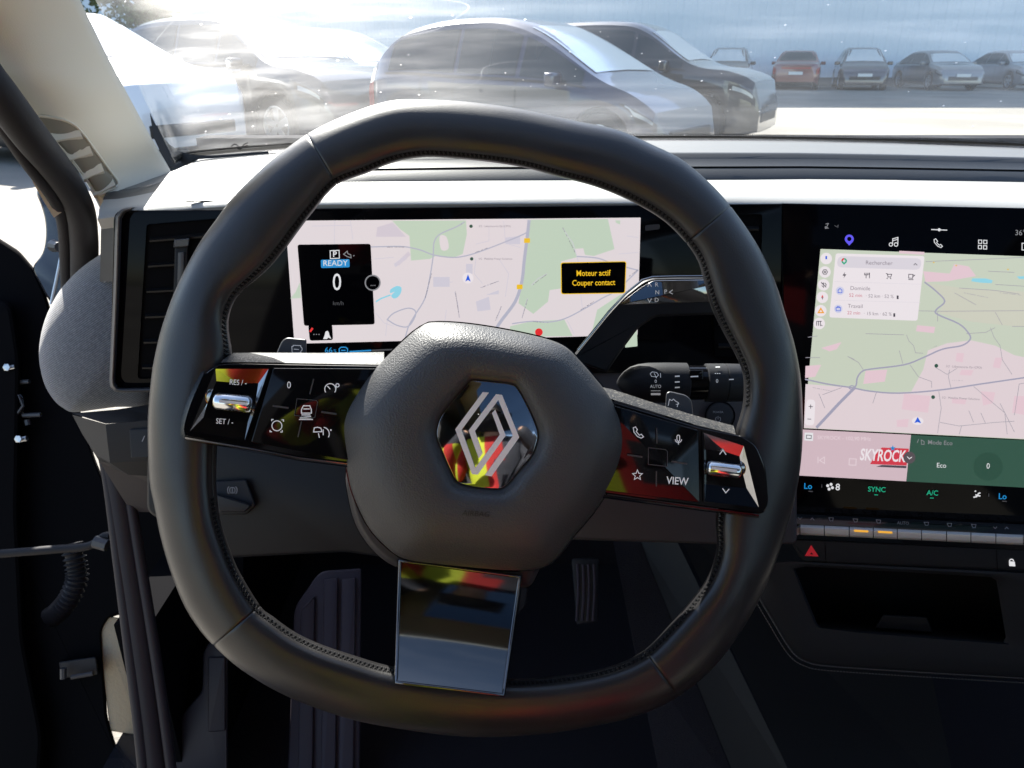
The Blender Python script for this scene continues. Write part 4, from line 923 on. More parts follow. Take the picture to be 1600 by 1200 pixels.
obj('left_end_trim', *grid([[LWP.pt(x, y, -.002) for x, y in crom([(320, 580), (300, 625), (288, 664), (289, 683)], 4, closed=False)], [LWP.pt(x, y, -.008) for x, y in crom([(314, 582), (293, 624), (282, 666), (285, 686)], 4, closed=False)]]), 'dark_chrome', ls, smooth=50)
# key plates
lk_ = obj('key_plate', *prism(LWP, rounded([(427, 575), (590, 576), (590, 727), (540, 718.5), (392, 690.5)], [2, 0, 0, 0, 3]), -.003, .0002, 1.0, .0008), 'piano', ls, smooth=30)
rk_ = obj('key_plate', *prism(RWP, rounded([(940, 628), (1091, 672), (1093, 785), (940, 766)], 2), -.003, .0002, 1.0, .0008), 'piano', rs, smooth=30)
H = .0006
def icon(lines, wd, parent, name='key_symbol', m='print_white', h=H): return strokes(LWP if parent == lk_ else RWP, lines, wd, h).build(name, m, parent, smooth=0, recalc=False)
text(LWP, '0', 451.5, 602, 10.5, H, 'print_white', lk_, sx=.9)
icon([arc(516, 608, 8.6, -35, 215, 16), [(516, 608), (511.5, 603)], circ(527.3, 602, 2.6, 10) + [(529.9, 602)], [(525.5, 604), (524.5, 609)]], 1.5, lk_)
icon([[(471, 645.5), (471, 640), (474, 634), (484, 634), (486.5, 640), (486.5, 645.5), (471, 645.5)], [(474, 639), (484, 639)]], 1.6, lk_)
icon([[(471, 648.2), (485, 648.2)], [(470, 650.6), (486, 650.6)], [(468.5, 653), (487.5, 653)], [(467, 655.4), (489, 655.4)]], 1.5, lk_)
icon([circ(432.7, 665.3, 7.8, 24) + [(440.5, 665.3)], [(424.5, 658), (424.5, 655.5), (427.5, 655.5)], [(440, 656), (443, 656), (443, 659)], [(422, 672), (422, 674.5), (425, 674.5)], [(438, 675), (441, 675), (441, 672)]], 1.5, lk_)
icon([[(490, 675), (491, 668.5), (496, 667.5), (501.5, 669), (503, 674.5), (490, 675)], arc(504, 678, 10.5, -30, 80, 10), [(497.5, 677), (499, 684)], [(505, 671), (505, 680)], circ(517, 672, .6, 6) + [(517.6, 672)]], 1.5, lk_)
for ln in ([(490, 592), (484, 616)], [(471, 658.5), (465.5, 683)]): icon([ln], 2.0, lk_, 'divider_ridge', 'paddle', .0012)
icon([[(426, 634), (451, 637.5)]], 3.0, lk_, 'divider_ridge', 'paddle', .0012); icon([[(502, 643.5), (526, 647)]], 3.0, lk_, 'divider_ridge', 'paddle', .0012)
icon([[(464, 623), (494, 625.5), (496.5, 628), (492, 652), (488, 653), (460, 649), (464, 623)]], 1.2, lk_, 'centre_key_frame', 'paddle', .0010)
icon([[(989.5, 668.5), (993, 667), (996, 671.5), (994, 674), (999, 680), (1002, 678.5), (1005.5, 682.5), (1002, 684.5), (996, 682), (990.5, 675), (989.5, 668.5)]], 1.4, rk_)
icon([[(1057.6, 682), (1058.5, 680.2), (1060, 679.8), (1061.6, 680.4), (1062, 682), (1062, 688), (1060, 690), (1057.8, 688), (1057.6, 682)], arc(1060, 686.5, 5, 180, 360, 8), [(1060, 691.5), (1060, 694.5)]], 1.3, rk_)
st_ = [(996 + (8.2 if k % 2 == 0 else 3.6) * math.sin(k * math.pi / 5), 742.5 - (8.2 if k % 2 == 0 else 3.6) * math.cos(k * math.pi / 5)) for k in range(10)]
icon([st_ + [st_[0]]], 1.4, rk_)
text(RWP, 'VIEW', 1058.5, 752, 11.2, H, 'print_white', rk_, sx=.88, ang=4, bold=.012)
for ln in ([(1026, 669), (1026.5, 693)], [(1025.5, 736), (1025.5, 760)]): icon([ln], 2.2, rk_, 'divider_ridge', 'paddle', .0012)
icon([[(980, 710.5), (1004, 714)]], 2.8, rk_, 'divider_ridge', 'paddle', .0012); icon([[(1049, 721), (1074, 725)]], 2.8, rk_, 'divider_ridge', 'paddle', .0012)
icon([[(1013, 699.5), (1040, 702.5), (1043, 705.5), (1042.5, 729), (1013, 725.5), (1013, 699.5)]], 1.3, rk_, 'centre_key_frame', 'paddle', .0010)
# rocker switches with rollers, sunk in facetted pockets
def rocker(WP, parent, TL, TR, BR, BL, a, b, c, d, side_i, roll0, roll1, rr):
    """outer corners TL..BL at the face, inner corners a..d deep in the pocket"""
    HF, HD = -.0002, -.0030
    s = obj('rocker_frame', *ring2(WP, [TL, TR, BR, BL], inset([TL, TR, BR, BL], 2.2), .0004), 'piano', parent, smooth=0)
    T = inset([TL, TR, BR, BL], 2.4); hs = [HF] * 4
    def facet(nm, p, q, r_, s2, m='mirror_black'):
        return obj(nm, [WP.pt(*p, HF), WP.pt(*q, HF), WP.pt(*r_, HD), WP.pt(*s2, HD)], [(0, 1, 2, 3)], m, s, smooth=0, recalc=False)
    facet('upper_key', T[0], T[1], b, a); facet('right_flank', T[1], T[2], c, b); facet('lower_key', T[2], T[3], d, c, 'piano'); facet('left_flank', T[3], T[0], a, d)
    obj('pocket_floor', *flat(WP, [a, b, c, d], HD - .0004), 'body_dark', s, smooth=0)
    P0, P3 = WP.pt(*roll0, -.0005), WP.pt(*roll1, -.0005); ax = P3 - P0
    pts = [P0, P0 + ax * .03, P0 + ax * .10, P0 + ax * .9, P0 + ax * .97, P3]; k = .43 / F
    mbq = MB(); mbq.add(*tube(pts, [rr * k * .5, rr * k * .8, rr * k, rr * k, rr * k * .8, rr * k * .5], 24))
    ro_ = mbq.build('roller', 'chrome', s, smooth=40)
    i0, i1 = (roll0[0] + (roll1[0] - roll0[0]) * .14, roll0[1] + (roll1[1] - roll0[1]) * .14), (roll0[0] + (roll1[0] - roll0[0]) * .88, roll0[1] + (roll1[1] - roll0[1]) * .88)
    obj('roller_inlay', *prism(WP, [(i0[0], i0[1] - 2.2), (i1[0], i1[1] - 2.2), (i1[0], i1[1] + 2.2), (i0[0], i0[1] + 2.2)], .0, rr * k - .0004), 'key_metal', ro_, smooth=0)
    return s
r1_ = rocker(LWP, ls, (335, 574), (423, 574), (384, 690), (293, 676), (339, 606), (395, 611), (390, 644), (330, 640), 0, (334, 626), (394, 632), 14)
text(LWP, 'RES / -', 372, 598, 8.2, -.0012, 'print_white', r1_, sx=.85, ang=3)
text(LWP, 'SET / -', 351, 659, 8.2, -.0012, 'print_white', r1_, sx=.85, ang=4)
r2_ = rocker(RWP, rs, (1097, 673), (1164, 695), (1189, 796), (1099, 785), (1105, 717), (1152, 722), (1156, 746), (1105, 742), 0, (1104, 730), (1158, 737), 12)
icon([[(1124.5, 710), (1129.5, 703), (1134.5, 710.5)]], 1.5, r2_, h=-.0006); icon([[(1129, 763), (1134, 770), (1139.5, 764)]], 1.5, r2_, h=-.0004)
# ---- lower spoke: curved glossy panel with a bright edge
BS_T, BS_B = [(625, 876), (812, 901)], [(619, 1066), (786, 1086)]
def bsp(u, t, h=0.0, grow=0.0):
    xa = BS_T[0][0] + (BS_T[1][0] - BS_T[0][0]) * u; ya = BS_T[0][1] + (BS_T[1][1] - BS_T[0][1]) * u
    xb = BS_B[0][0] + (BS_B[1][0] - BS_B[0][0]) * u; yb = BS_B[0][1] + (BS_B[1][1] - BS_B[0][1]) * u
    hh = -.019 + .030 * max(t, 0) ** 1.9 + .0012 * (1 - (2 * u - 1) ** 2)
    return WP.pt(xa + (xb - xa) * t, ya + (yb - ya) * t, hh + h)
rows = [[bsp(u / 16, t / 24) for u in range(17)] for t in range(25)]
low = obj('lower_spoke', *grid(rows), 'spoke_gloss', sw_, smooth=80)
ed = [bsp(0, t / 20) for t in range(21)] + [bsp(u / 10, 1.0) for u in range(1, 11)] + [bsp(1, 1 - t / 20) for t in range(1, 21)] + [bsp(1 - u / 10, 0) for u in range(1, 11)]
obj('spoke_bezel', *tube(ed, .0010, 8, closed=True), 'bezel_chrome', low, smooth=60)
rows = [[bsp(-.012, t / 10, -.003), bsp(-.03, t / 10, -.03)] for t in range(11)]
obj('spoke_flank', *grid([[bsp(-.02, t / 12, -.001) for t in range(13)], [bsp(-.03, t / 12, -.03) for t in range(13)]]), 'piano', low, smooth=60)
obj('spoke_flank', *grid([[bsp(1.02, t / 12, -.001) for t in range(13)], [bsp(1.03, t / 12, -.03) for t in range(13)]]), 'piano', low, smooth=60)
# ---- paddles behind the spokes
p = obj('paddle', *prism(WP, rounded([(426, 566), (440, 533), (448, 527), (479, 530), (479, 566)], [2, 6, 6, 3, 2]), -.036, -.030, 1.5, .002), 'paddle', sw_)
strokes(WP, [[(456, 541.5), (458, 541.5), (458, 539.5), (470, 540), (470, 542), (472, 544), (472, 547), (470, 549), (470, 551), (456.5, 551), (456, 541.5)], [(459, 545.5), (467, 546)]], 1.0, -.0295).build('paddle_symbol', 'print_white', p, smooth=0)
p = obj('paddle', *prism(WP, rounded([(1038, 655), (1041, 614), (1046, 611), (1072, 617), (1081, 626), (1085, 668)], [2, 3, 3, 6, 6, 2]), -.036, -.030, 1.5, .002), 'paddle', sw_)
strokes(WP, [[(1044, 634), (1046, 624), (1050, 626), (1052, 623.5), (1056, 627), (1060, 629), (1058, 636)], [(1056, 632), (1061, 631)]], 1.0, -.0295).build('paddle_symbol', 'print_white', p, smooth=0)

# ------------------------------------------------------------------ stalks
GS = fp(.52)
gs = thing('gear_selector', 'dark angled gear selector stalk with glossy lettered top, right of the airbag', 'gear selector', GS.pt(1000, 480))
go = rounded([(890, 562), (950, 488), (976, 460), (1004, 438), (1020, 433), (1150, 431), (1152, 490), (1024, 495), (997, 513), (974, 544), (948, 582)], [4, 10, 10, 10, 8, 6, 6, 8, 8, 6, 4])
obj('stalk_arm', *prism(GS, go, -.018, .004, 3.5, .007), 'plastic', gs, smooth=40)
gt = obj('gloss_insert', *prism(Plane(GS.pt(1030, 455, .006), RT, UP + FW * -.22), rounded([(964, 477.5), (1000, 450), (1020, 438), (1148, 436), (1148, 471), (1040, 474.5)], [2, 6, 6, 2, 2, 3]), -.003, .0, 1.5, .001), 'mirror_black', gs)
obj('bright_edge', *tube([GS.pt(x, y, .0045) for x, y in [(903, 547), (951, 487), (977, 459), (1004, 437.5), (1020, 433), (1060, 432), (1150, 431.5)]], .0008, 8), 'dark_chrome', gs)
GTP = Plane(GS.pt(1030, 455, .006), RT, UP + FW * -.22)
for s, x, y in (('R', 1026, 445), ('N', 1027, 457), ('D', 1026, 469), ('P', 1040, 456)): text(GTP, s, x, y, 6.4, .0004, 'print_white', gt)
strokes(GTP, [[(1012, 448), (1015, 442.5), (1018, 448)], [(1012, 466.5), (1015, 472), (1018, 466.5)], [(1051, 453), (1046, 456.5), (1051, 459.5)]], 1.1, .0004).build('shift_arrow', 'print_white', gt, smooth=0)
WS_ = fp(.535); k = .535 / F
wsk = thing('wiper_stalk', 'dark cylindrical wiper stalk with white markings, right behind the wheel', 'wiper stalk', WS_.pt(1060, 600))
def lathe(name, prof, m, parent, cyy=598):
    P = [WS_.pt(x, cyy, -.0) for x, r_ in prof]; return obj(name, *tube(P, [r_ * k for x, r_ in prof], 32), m, parent, smooth=40)
wb_ = lathe('stalk_body', [(964, 3), (968, 10), (975, 18), (985, 25), (997, 29), (1012, 31), (1040, 31.5), (1072, 31), (1074, 28)], 'plastic_soft', wsk)
wd_ = lathe('dial_recess', [(1072, 27), (1102, 27)], 'piano', wsk)
obj('dial_tab', *prism(WS_, rounded([(1077, 578), (1099, 578), (1099, 594), (1077, 594)], 2), .008, .0135, 1.5, .002), 'piano', wd_)
we_ = lathe('dial_ring', [(1101, 28), (1102.5, 30), (1131, 30), (1132, 29)], 'plastic_soft', wsk)
lathe('stalk_end', [(1132, 28.6), (1133, 30), (1190, 28.5), (1196, 24), (1199, 14)], 'plastic_soft', wsk)
class Cyl:
    def __init__(s, cy_, rp): s.c = cy_; s.r = rp
    def pt(s, x, y, h=0): t = max(-1, min(1, (y - s.c) / s.r)); return WS_.pt(x, y, s.r * k * math.sqrt(1 - t * t) * .985 + .0010 + h)
CY = Cyl(598, 31.5)
def smark(lines, wd, par): strokes(CY, lines, wd, 0).build('stalk_symbol', 'print_white', par, smooth=0, recalc=False)
smark([[(1016, 584), (1019, 581), (1026, 582), (1029, 586), (1026, 589), (1018, 588), (1016, 584)], [(1022, 583), (1026, 591)], [(1032, 590), (1032, 583)]], .9, wb_)
text(CY, '0', 1024.5, 596, 5, .0, 'print_white', wb_); text(CY, 'AUTO', 1024.5, 604, 5.0, .0, 'print_white', wb_, sx=.85)
smark([[(1017, 610.6), (1032, 610.6)]], .8, wb_); smark([[(1017, 615.8), (1032, 615.8)]], 3.2, wb_)
for y in (588, 597, 605.5): smark([[(1054.5, y), (1062, y - .4)]], 2.0, wb_)
smark([[(1079, 588.5), (1091, 588)]], 1.8, wd_)
text(CY, '0', 1120.5, 595.5, 5.5, .0, 'print_white', we_); smark([[(1117, 583.5), (1119, 583.5)], [(1120.3, 583.5), (1122.3, 583.5)], [(1123.5, 583.5), (1125.5, 583.5)]], 1.0, we_)
smark([[(1118, 573.5), (1125, 573.3)]], 1.2, we_); smark([[(1139, 593), (1146.5, 592.6)]], 1.4, we_)
# ------------------------------------------------------------------ driver display
screen('map_base', 222, 212, 215); screen('map_green', 190, 206, 186); screen('map_road', 178, 178, 194); screen('map_road2', 205, 200, 212); screen('map_ink', 120, 116, 128)
screen('map_water', 142, 208, 226); screen('map_block', 208, 198, 208); screen('badge_yellow', 235, 190, 30); screen('ui_blue', 20, 135, 200); screen('ui_white', 225, 225, 228)
screen('ui_grey', 130, 130, 134); screen('ui_dim', 70, 70, 74); screen('warn_yellow', 240, 190, 20); screen('arrow_blue', 35, 90, 215); screen('card_white', 233, 225, 229); screen('pill', 215, 209, 217)
screen('ui_red', 225, 40, 40); screen('pin_blue', 96, 84, 240); screen('ui_orange', 240, 160, 40); screen('eco_green', 46, 82, 66); screen('radio_tile', 206, 182, 190); screen('radio_ink', 226, 208, 214)
screen('logo_red', 205, 55, 70); screen('text_grey', 135, 126, 136); screen('text_red', 200, 110, 125); screen('ui_teal', 20, 165, 125); screen('disc_blue', 205, 205, 228); screen('icon_dark', 70, 64, 74)
screen('map2_base', 203, 203, 187); screen('map2_green', 197, 205, 187); screen('map2_town', 221, 206, 210); screen('map2_road', 160, 158, 178); screen('map2_pink', 224, 196, 205); screen('map2_line', 158, 154, 164)
screen('eco_disc', 38, 74, 58); screen('chev', 84, 76, 80)
dd = thing('driver_display', 'wide driver display showing a pale street map and speed card', 'screen', P1.pt(720, 440, .001))
Z = lambda k: .0012 + k * .00022
def poly(pl, P, h, m, name, par): return obj(name, *flat(pl, P, h), m, par, smooth=0, recalc=False)
mp_ = poly(P1, [(446, 345), (1001, 340), (996, 523), (900, 526), (460, 537)], Z(0), 'map_base', 'map', dd)
z6 = lambda L: [(600 + x / 3.902, 320 + y / 3.902) for x, y in L]
z8 = lambda L: [(430 + x / 5.333, 310 + y / 5.333) for x, y in L]
for P in (z6([(50, 97), (500, 95), (505, 180), (480, 300), (430, 320), (320, 310), (280, 330), (165, 340), (155, 190), (100, 150)]),
          z6([(895, 90), (1365, 86), (1405, 270), (1280, 312), (1225, 305), (1215, 265), (1165, 268), (1175, 320), (1080, 345), (1080, 510), (1010, 520), (1000, 590), (910, 665), (820, 600), (835, 500), (855, 350), (880, 180)]),
          z6([(770, 740), (900, 710), (1100, 700), (1150, 800), (760, 806)]), z6([(1548, 540), (1440, 548), (1300, 640), (1262, 795), (1540, 790)]), z8([(125, 835), (170, 780), (205, 700), (215, 830)]), z6([(1410, 95), (1440, 95), (1440, 120), (1415, 110)])):
    poly(P1, P, Z(1), 'map_green', 'park', mp_)
poly(P1, crom(z6([(340, 190), (380, 195), (395, 260), (370, 280), (345, 265)]), 3), Z(2), 'map_base', 'clearing', mp_)
for P in ([(850, 240), (980, 200), (1090, 320), (840, 320)], [(1000, 545), (1110, 440), (1130, 470), (1030, 560)]): poly(P1, z8(P), Z(1), 'map_block', 'block', mp_)
for P in ([(60, 360), (130, 310), (140, 330), (70, 380)], [(620, 550), (700, 520), (700, 545)], [(300, 440), (400, 440), (400, 500), (300, 500)], [(740, 200), (830, 190), (830, 240), (740, 240)], [(500, 360), (540, 360), (540, 420), (500, 430)], [(560, 590), (640, 560), (650, 640), (570, 650)]): poly(P1, z6(P), Z(1), 'map_road2', 'block', mp_)
poly(P1, crom(z8([(960, 760), (1010, 730), (1050, 740), (1050, 780), (1025, 820), (990, 835), (965, 810), (1000, 775), (960, 790)]), 2), Z(2), 'map_water', 'lake', mp_)
mb = strokes(P1, [z8([(838, 862), (880, 835), (960, 805)])], 2.2, Z(2)); mb.build('stream', 'map_water', mp_, smooth=0, recalc=False)
roads = [z6([(490, 105), (440, 135), (340, 180), (305, 230), (300, 310), (280, 440), (250, 570), (190, 670), (150, 740), (130, 810)]), z6([(-120, 258), (0, 255), (120, 255), (220, 275), (300, 305), (400, 320), (480, 315), (600, 280), (850, 180), (880, 150)]),
         z6([(780, 725), (900, 710), (1000, 715), (1100, 695), (1210, 640), (1330, 570), (1420, 520), (1548, 400)]), z6([(1175, 315), (1300, 325), (1400, 360), (1552, 400)]), z6([(20, 700), (60, 660), (150, 630), (195, 660), (150, 740), (80, 735), (20, 700)])]
mb = MB()
for P in roads: strokes(P1, [crom(P, 4, closed=False)], 1.9, Z(3), mb)
mb.build('road_lines', 'map_road', mp_, smooth=0, recalc=False, kind='stuff')
strokes(P1, [crom(z6([(885, 92), (875, 180), (855, 340), (840, 470), (800, 590), (720, 700), (680, 760)]), 5, closed=False)], 5.0, Z(3)).build('main_road', 'map_road', mp_, smooth=0, recalc=False)
mb = MB()
for P in ([(430, 530), (450, 600), (460, 690)], [(590, 505), (700, 465)], [(690, 700), (715, 620)], [(840, 690), (875, 570)], [(900, 490), (940, 450), (995, 420)], [(1090, 140), (1120, 190), (1150, 230), (1175, 310), (1185, 350)], [(1200, 550), (1210, 640)], [(1115, 700), (1160, 790)], [(560, 330), (550, 420), (600, 480)], [(700, 330), (760, 420), (740, 560)], [(330, 480), (420, 470)], [(380, 640), (370, 720)], [(640, 130), (640, 220), (560, 240)], [(730, 100), (740, 220)], [(760, 240), (830, 260)], [(-300, 95), (-305, 300)], [(-205, 95), (-190, 210)], [(-440, 130), (-200, 125)], [(-60, 330), (60, 320)], [(1480, 190), (1550, 200)], [(1430, 300), (1550, 290)], [(20, 700), (10, 800)], [(-50, 660), (0, 720), (60, 740)]):
    strokes(P1, [z6(P)], .9, Z(2), mb)
mb.build('street_lines', 'map_road2', mp_, smooth=0, recalc=False, kind='stuff')
mb = MB()                                            # street names, too small to read
rn = random.Random(5)
def name_marks(pl, a, b, h, mbx, wd=1.5, step=1.9):
    L = math.hypot(b[0] - a[0], b[1] - a[1]); t = 0
    while t < L:
        l = rn.uniform(.7, 1.4); u = t / L; v = min(1, (t + l) / L)
        if rn.random() > .12: strokes(pl, [[(a[0] + (b[0] - a[0]) * u, a[1] + (b[1] - a[1]) * u), (a[0] + (b[0] - a[0]) * v, a[1] + (b[1] - a[1]) * v)]], wd * rn.uniform(.6, 1), h, mbx)
        t += step
for P in ([(20, 258), (125, 258)], [(550, 293), (640, 260)], [(290, 420), (250, 570)], [(435, 530), (460, 690)], [(590, 505), (700, 465)], [(680, 705), (715, 620)], [(842, 690), (875, 575)], [(905, 490), (990, 425)], [(1090, 140), (1165, 290)], [(1200, 640), (1280, 590)], [(910, 712), (1000, 718)], [(1490, 440), (1550, 395)], [(470, 118), (490, 105)]):
    a, b = z6(P); name_marks(P1, a, b, Z(4), mb)
mb.build('street_names', 'map_ink', mp_, smooth=0, recalc=False, kind='stuff')
for s, x, y in (('2/2 · Liikennevirta Oy (CPO)', 773, 353.5), ('1/2 · Mobilize Power Solutions', 774, 404.5)):
    text(P1, s, x, y, 3.0, Z(4), 'text_grey', mp_, name='map_label', sx=.98)
    poly(P1, circ(x - 37, y, 2.7, 14), Z(4), 'eco_green', 'charging_mark', mp_)
poly(P1, circ(731.2, 434.5, 8.5, 20), Z(4), 'card_white', 'position_halo', mp_); poly(P1, [(731.2, 428.5), (735.5, 440), (731.2, 437.5), (727, 440)], Z(5), 'arrow_blue', 'position_arrow', mp_)
for x, y, s in ((823.5, 376, 'D36'), (812, 448.3, 'D36')):
    poly(P1, [(x - 4.6, y - 3.6), (x + 4.6, y - 3.8), (x + 4.6, y + 3.4), (x - 4.6, y + 3.6)], Z(4), 'badge_yellow', 'road_badge', mp_)
poly(P1, circ(842, 519, 6, 16), Z(4), 'ui_red', 'charge_stop_mark', mp_); poly(P1, [(976, 527), (995, 509), (996, 541), (977, 543)], Z(1), 'map_green', 'corner_patch', dd)  # last one: flat pale green patch below the map's right corner
wc = obj('warning_card', *flat(P1, rounded([(876, 410), (979, 408), (977, 458.5), (876.5, 460)], 4), Z(5)), 'warn_yellow', dd, smooth=0, recalc=False)
poly(P1, rounded([(877.2, 411.2), (977.8, 409.2), (975.8, 457.3), (877.7, 458.8)], 3.5), Z(6), 'glassblack', 'card_face', wc)
text(P1, 'Moteur actif', 927, 427, 8.6, Z(7), 'warn_yellow', wc, sx=.86, ang=-1, bold=.012); text(P1, 'Couper contact', 927.5, 442, 8.6, Z(7), 'warn_yellow', wc, sx=.84, ang=-1, bold=.012)
ic = obj('speed_card', *flat(P1, rounded(z8([(185, 385), (795, 378), (830, 1050), (240, 1062)]), 4), Z(5)), 'glassblack', dd, smooth=0, recalc=False)
poly(P1, rounded(z8([(275, 1055), (475, 1050), (482, 1180), (288, 1186)]), 4), Z(4), 'glassblack', 'belt_card', dd)
strokes(P1, [z8([(458, 436), (532, 433), (535, 498), (460, 502), (458, 436)])], 1.3, Z(6)).build('park_box', 'ui_white', ic, smooth=0, recalc=False)
text(P1, 'P', 523, 397.6, 8.5, Z(6), 'ui_white', ic, bold=.02)
strokes(P1, [z8(L) for L in ([(570, 465), (600, 440), (605, 460), (630, 470), (632, 495), (600, 485), (570, 465)], [(650, 480), (660, 475)])], 1.3, Z(6)).build('hand_symbol', 'ui_grey', ic, smooth=0, recalc=False)
rd = poly(P1, rounded(z8([(380, 512), (618, 506), (620, 574), (382, 580)]), 2), Z(6), 'ui_blue', 'ready_box', ic)
text(P1, 'READY', 523.8, 411.5, 8.6, Z(7), 'ui_white', rd, sx=1.0, ang=-.6)
text(P1, '0', 526.5, 442, 26, Z(6), 'ui_white', ic, sx=.78); text(P1, 'km/h', 528.5, 474, 6.2, Z(6), 'ui_dim', ic, sx=.95)
obj('menu_ring', *ring2(P1, circ(582.3, 441.8, 12.6, 28), circ(582.3, 441.8, 10.6, 28), Z(7)), 'ui_grey', ic, smooth=0); poly(P1, circ(582.3, 441.8, 10.7, 28), Z(6), 'glassblack', 'menu_disc', ic)
for dx in (-3, 0, 3): poly(P1, circ(582.8 + dx, 446, .8, 8), Z(7), 'ui_grey', 'menu_dot', ic)
strokes(P1, [z8([(290, 1112), (312, 1080)])], 3.2, Z(6)).build('belt_warning', 'ui_red', dd, smooth=0, recalc=False)
poly(P1, z8([(400, 1172), (412, 1140), (420, 1110), (435, 1103), (446, 1115), (452, 1140), (468, 1170), (440, 1160), (432, 1172)]), Z(6), 'ui_white', 'belt_symbol', dd)
for dx in (0, 4, 8): poly(P1, circ(490.5 + dx, 522.5, .9, 8), Z(6), 'ui_grey', 'menu_dot', dd)
text(P1, '66', 513.5, 547.5, 8.6, Z(2), 'ui_blue', dd); text(P1, '%', 523.5, 548.5, 4.6, Z(2), 'ui_blue', dd)
strokes(P1, [[(530, 545), (533, 542.5), (540, 542.5), (543, 545), (543, 551), (530, 551), (530, 545)], [(533, 547.5), (540, 547.5)]], 1.6, Z(2)).build('car_symbol', 'ui_blue', dd, smooth=0, recalc=False)
strokes(P1, [[(546, 549.5), (580, 547.5)]], 2.2, Z(2)).build('charge_bar', 'ui_blue', dd, smooth=0, recalc=False); strokes(P1, [[(581, 547.5), (640, 545)]], 2.2, Z(2)).build('charge_bar', 'ui_dim', dd, smooth=0, recalc=False)
obj('sensor_window', *flat(P1, rounded([(1008, 352), (1031, 350), (1031, 358), (1008, 361)], 3), Z(0)), 'shroud', dd, smooth=0)

# ------------------------------------------------------------------ centre touchscreen
tsn = thing('centre_touchscreen', 'upright centre touchscreen with map, route card and climate bar', 'screen', P2.pt(1420, 600))
tso = rounded([(1222, 317.5), (1600, 325), (1760, 333), (1712, 835), (1240, 803), (1226, 790)], [0, 0, 30, 20, 6, 8])
obj('screen_glass', *prism(P2, tso, -.02, 0, 1.5, .001), 'glassblack', tsn, smooth=30)
Y = lambda k: .0006 + k * .00022
m2 = poly(P2, [(1282, 389), (1600, 400.5), (1642, 402), (1614, 687), (1600, 686.5), (1256, 669)], Y(0), 'map2_green', 'map', tsn)
za = lambda L: [(1000 + x / 2.6667, 300 + y / 2.6667) for x, y in L]
zb = lambda L: [(1240 + x / 6.6667, 340 + y / 6.6667) for x, y in L]
zc = lambda L: [(1230 + x / 4.324, 640 + y / 4.324) for x, y in L]
poly(P2, za([(690, 800), (880, 815), (1000, 838), (1130, 832), (1180, 740), (1200, 660), (1280, 630), (1380, 618), (1480, 640), (1560, 680), (1660, 700), (1640, 1030), (683, 983)]), Y(1), 'map2_town', 'town', m2)
poly(P2, za([(1195, 378), (1340, 400), (1500, 410), (1690, 420), (1660, 560), (1560, 560), (1380, 540), (1245, 505), (1270, 455)]), Y(1), 'map2_base', 'field', m2)
for P in ([(1180, 330), (1290, 340), (1310, 300), (1370, 310), (1400, 350), (1280, 372), (1190, 375)], [(1155, 555), (1230, 562), (1225, 588), (1150, 580)], [(755, 650), (840, 625), (820, 655), (790, 664)], [(690, 725), (755, 720), (730, 770), (688, 775)], [(1080, 245), (1185, 250), (1185, 262), (1080, 256)]): poly(P2, za(P), Y(2), 'map2_pink', 'built_area', m2)
for P in ([(940, 745), (1030, 740), (1020, 790), (930, 800)], [(1340, 740), (1390, 742), (1380, 765), (1330, 762)], [(1320, 670), (1350, 672), (1345, 710), (1315, 705)], [(1480, 690), (1510, 690), (1500, 735), (1470, 730)], [(1100, 840), (1210, 850), (1200, 920), (1090, 905)], [(1420, 830), (1480, 835), (1470, 880), (1430, 890)], [(1560, 850), (1620, 850), (1610, 930), (1550, 920)], [(1300, 860), (1360, 865), (1355, 885), (1300, 880)], [(1070, 950), (1120, 945), (1115, 980), (1070, 978)]): poly(P2, za(P), Y(2), 'map2_pink', 'built_area', m2)
poly(P2, za([(1385, 360), (1440, 360), (1470, 368), (1465, 380), (1420, 378), (1380, 372)]), Y(2), 'map_water', 'lake', m2); poly(P2, za([(1570, 352), (1650, 350), (1650, 362), (1580, 362)]), Y(2), 'map_water', 'lake', m2)
mb = MB()
for P, wd in (([(735, 980), (830, 880), (895, 815), (905, 775), (925, 748), (960, 738), (1100, 720), (1180, 690), (1260, 655), (1340, 640), (1375, 615), (1370, 590), (1330, 550), (1240, 510), (1235, 490), (1270, 455), (1230, 410), (1185, 375)], 2.3), ([(688, 780), (780, 800), (880, 815), (960, 830), (1080, 838), (1250, 825), (1420, 800), (1660, 765)], 2.3)): strokes(P2, [crom(za(P), 4, closed=False)], wd, Y(4), mb)
strokes(P2, [za([(735, 982), (830, 880), (895, 815)])], 4.6, Y(3), mb); mb.add(*ring2(P2, circ(1331, 605.5, 5.2, 18, 3.6), circ(1331, 605.5, 3.2, 18, 2.0), Y(5)))
mb.build('road_lines', 'map2_road', m2, smooth=0, recalc=False, kind='stuff')
mb = MB()
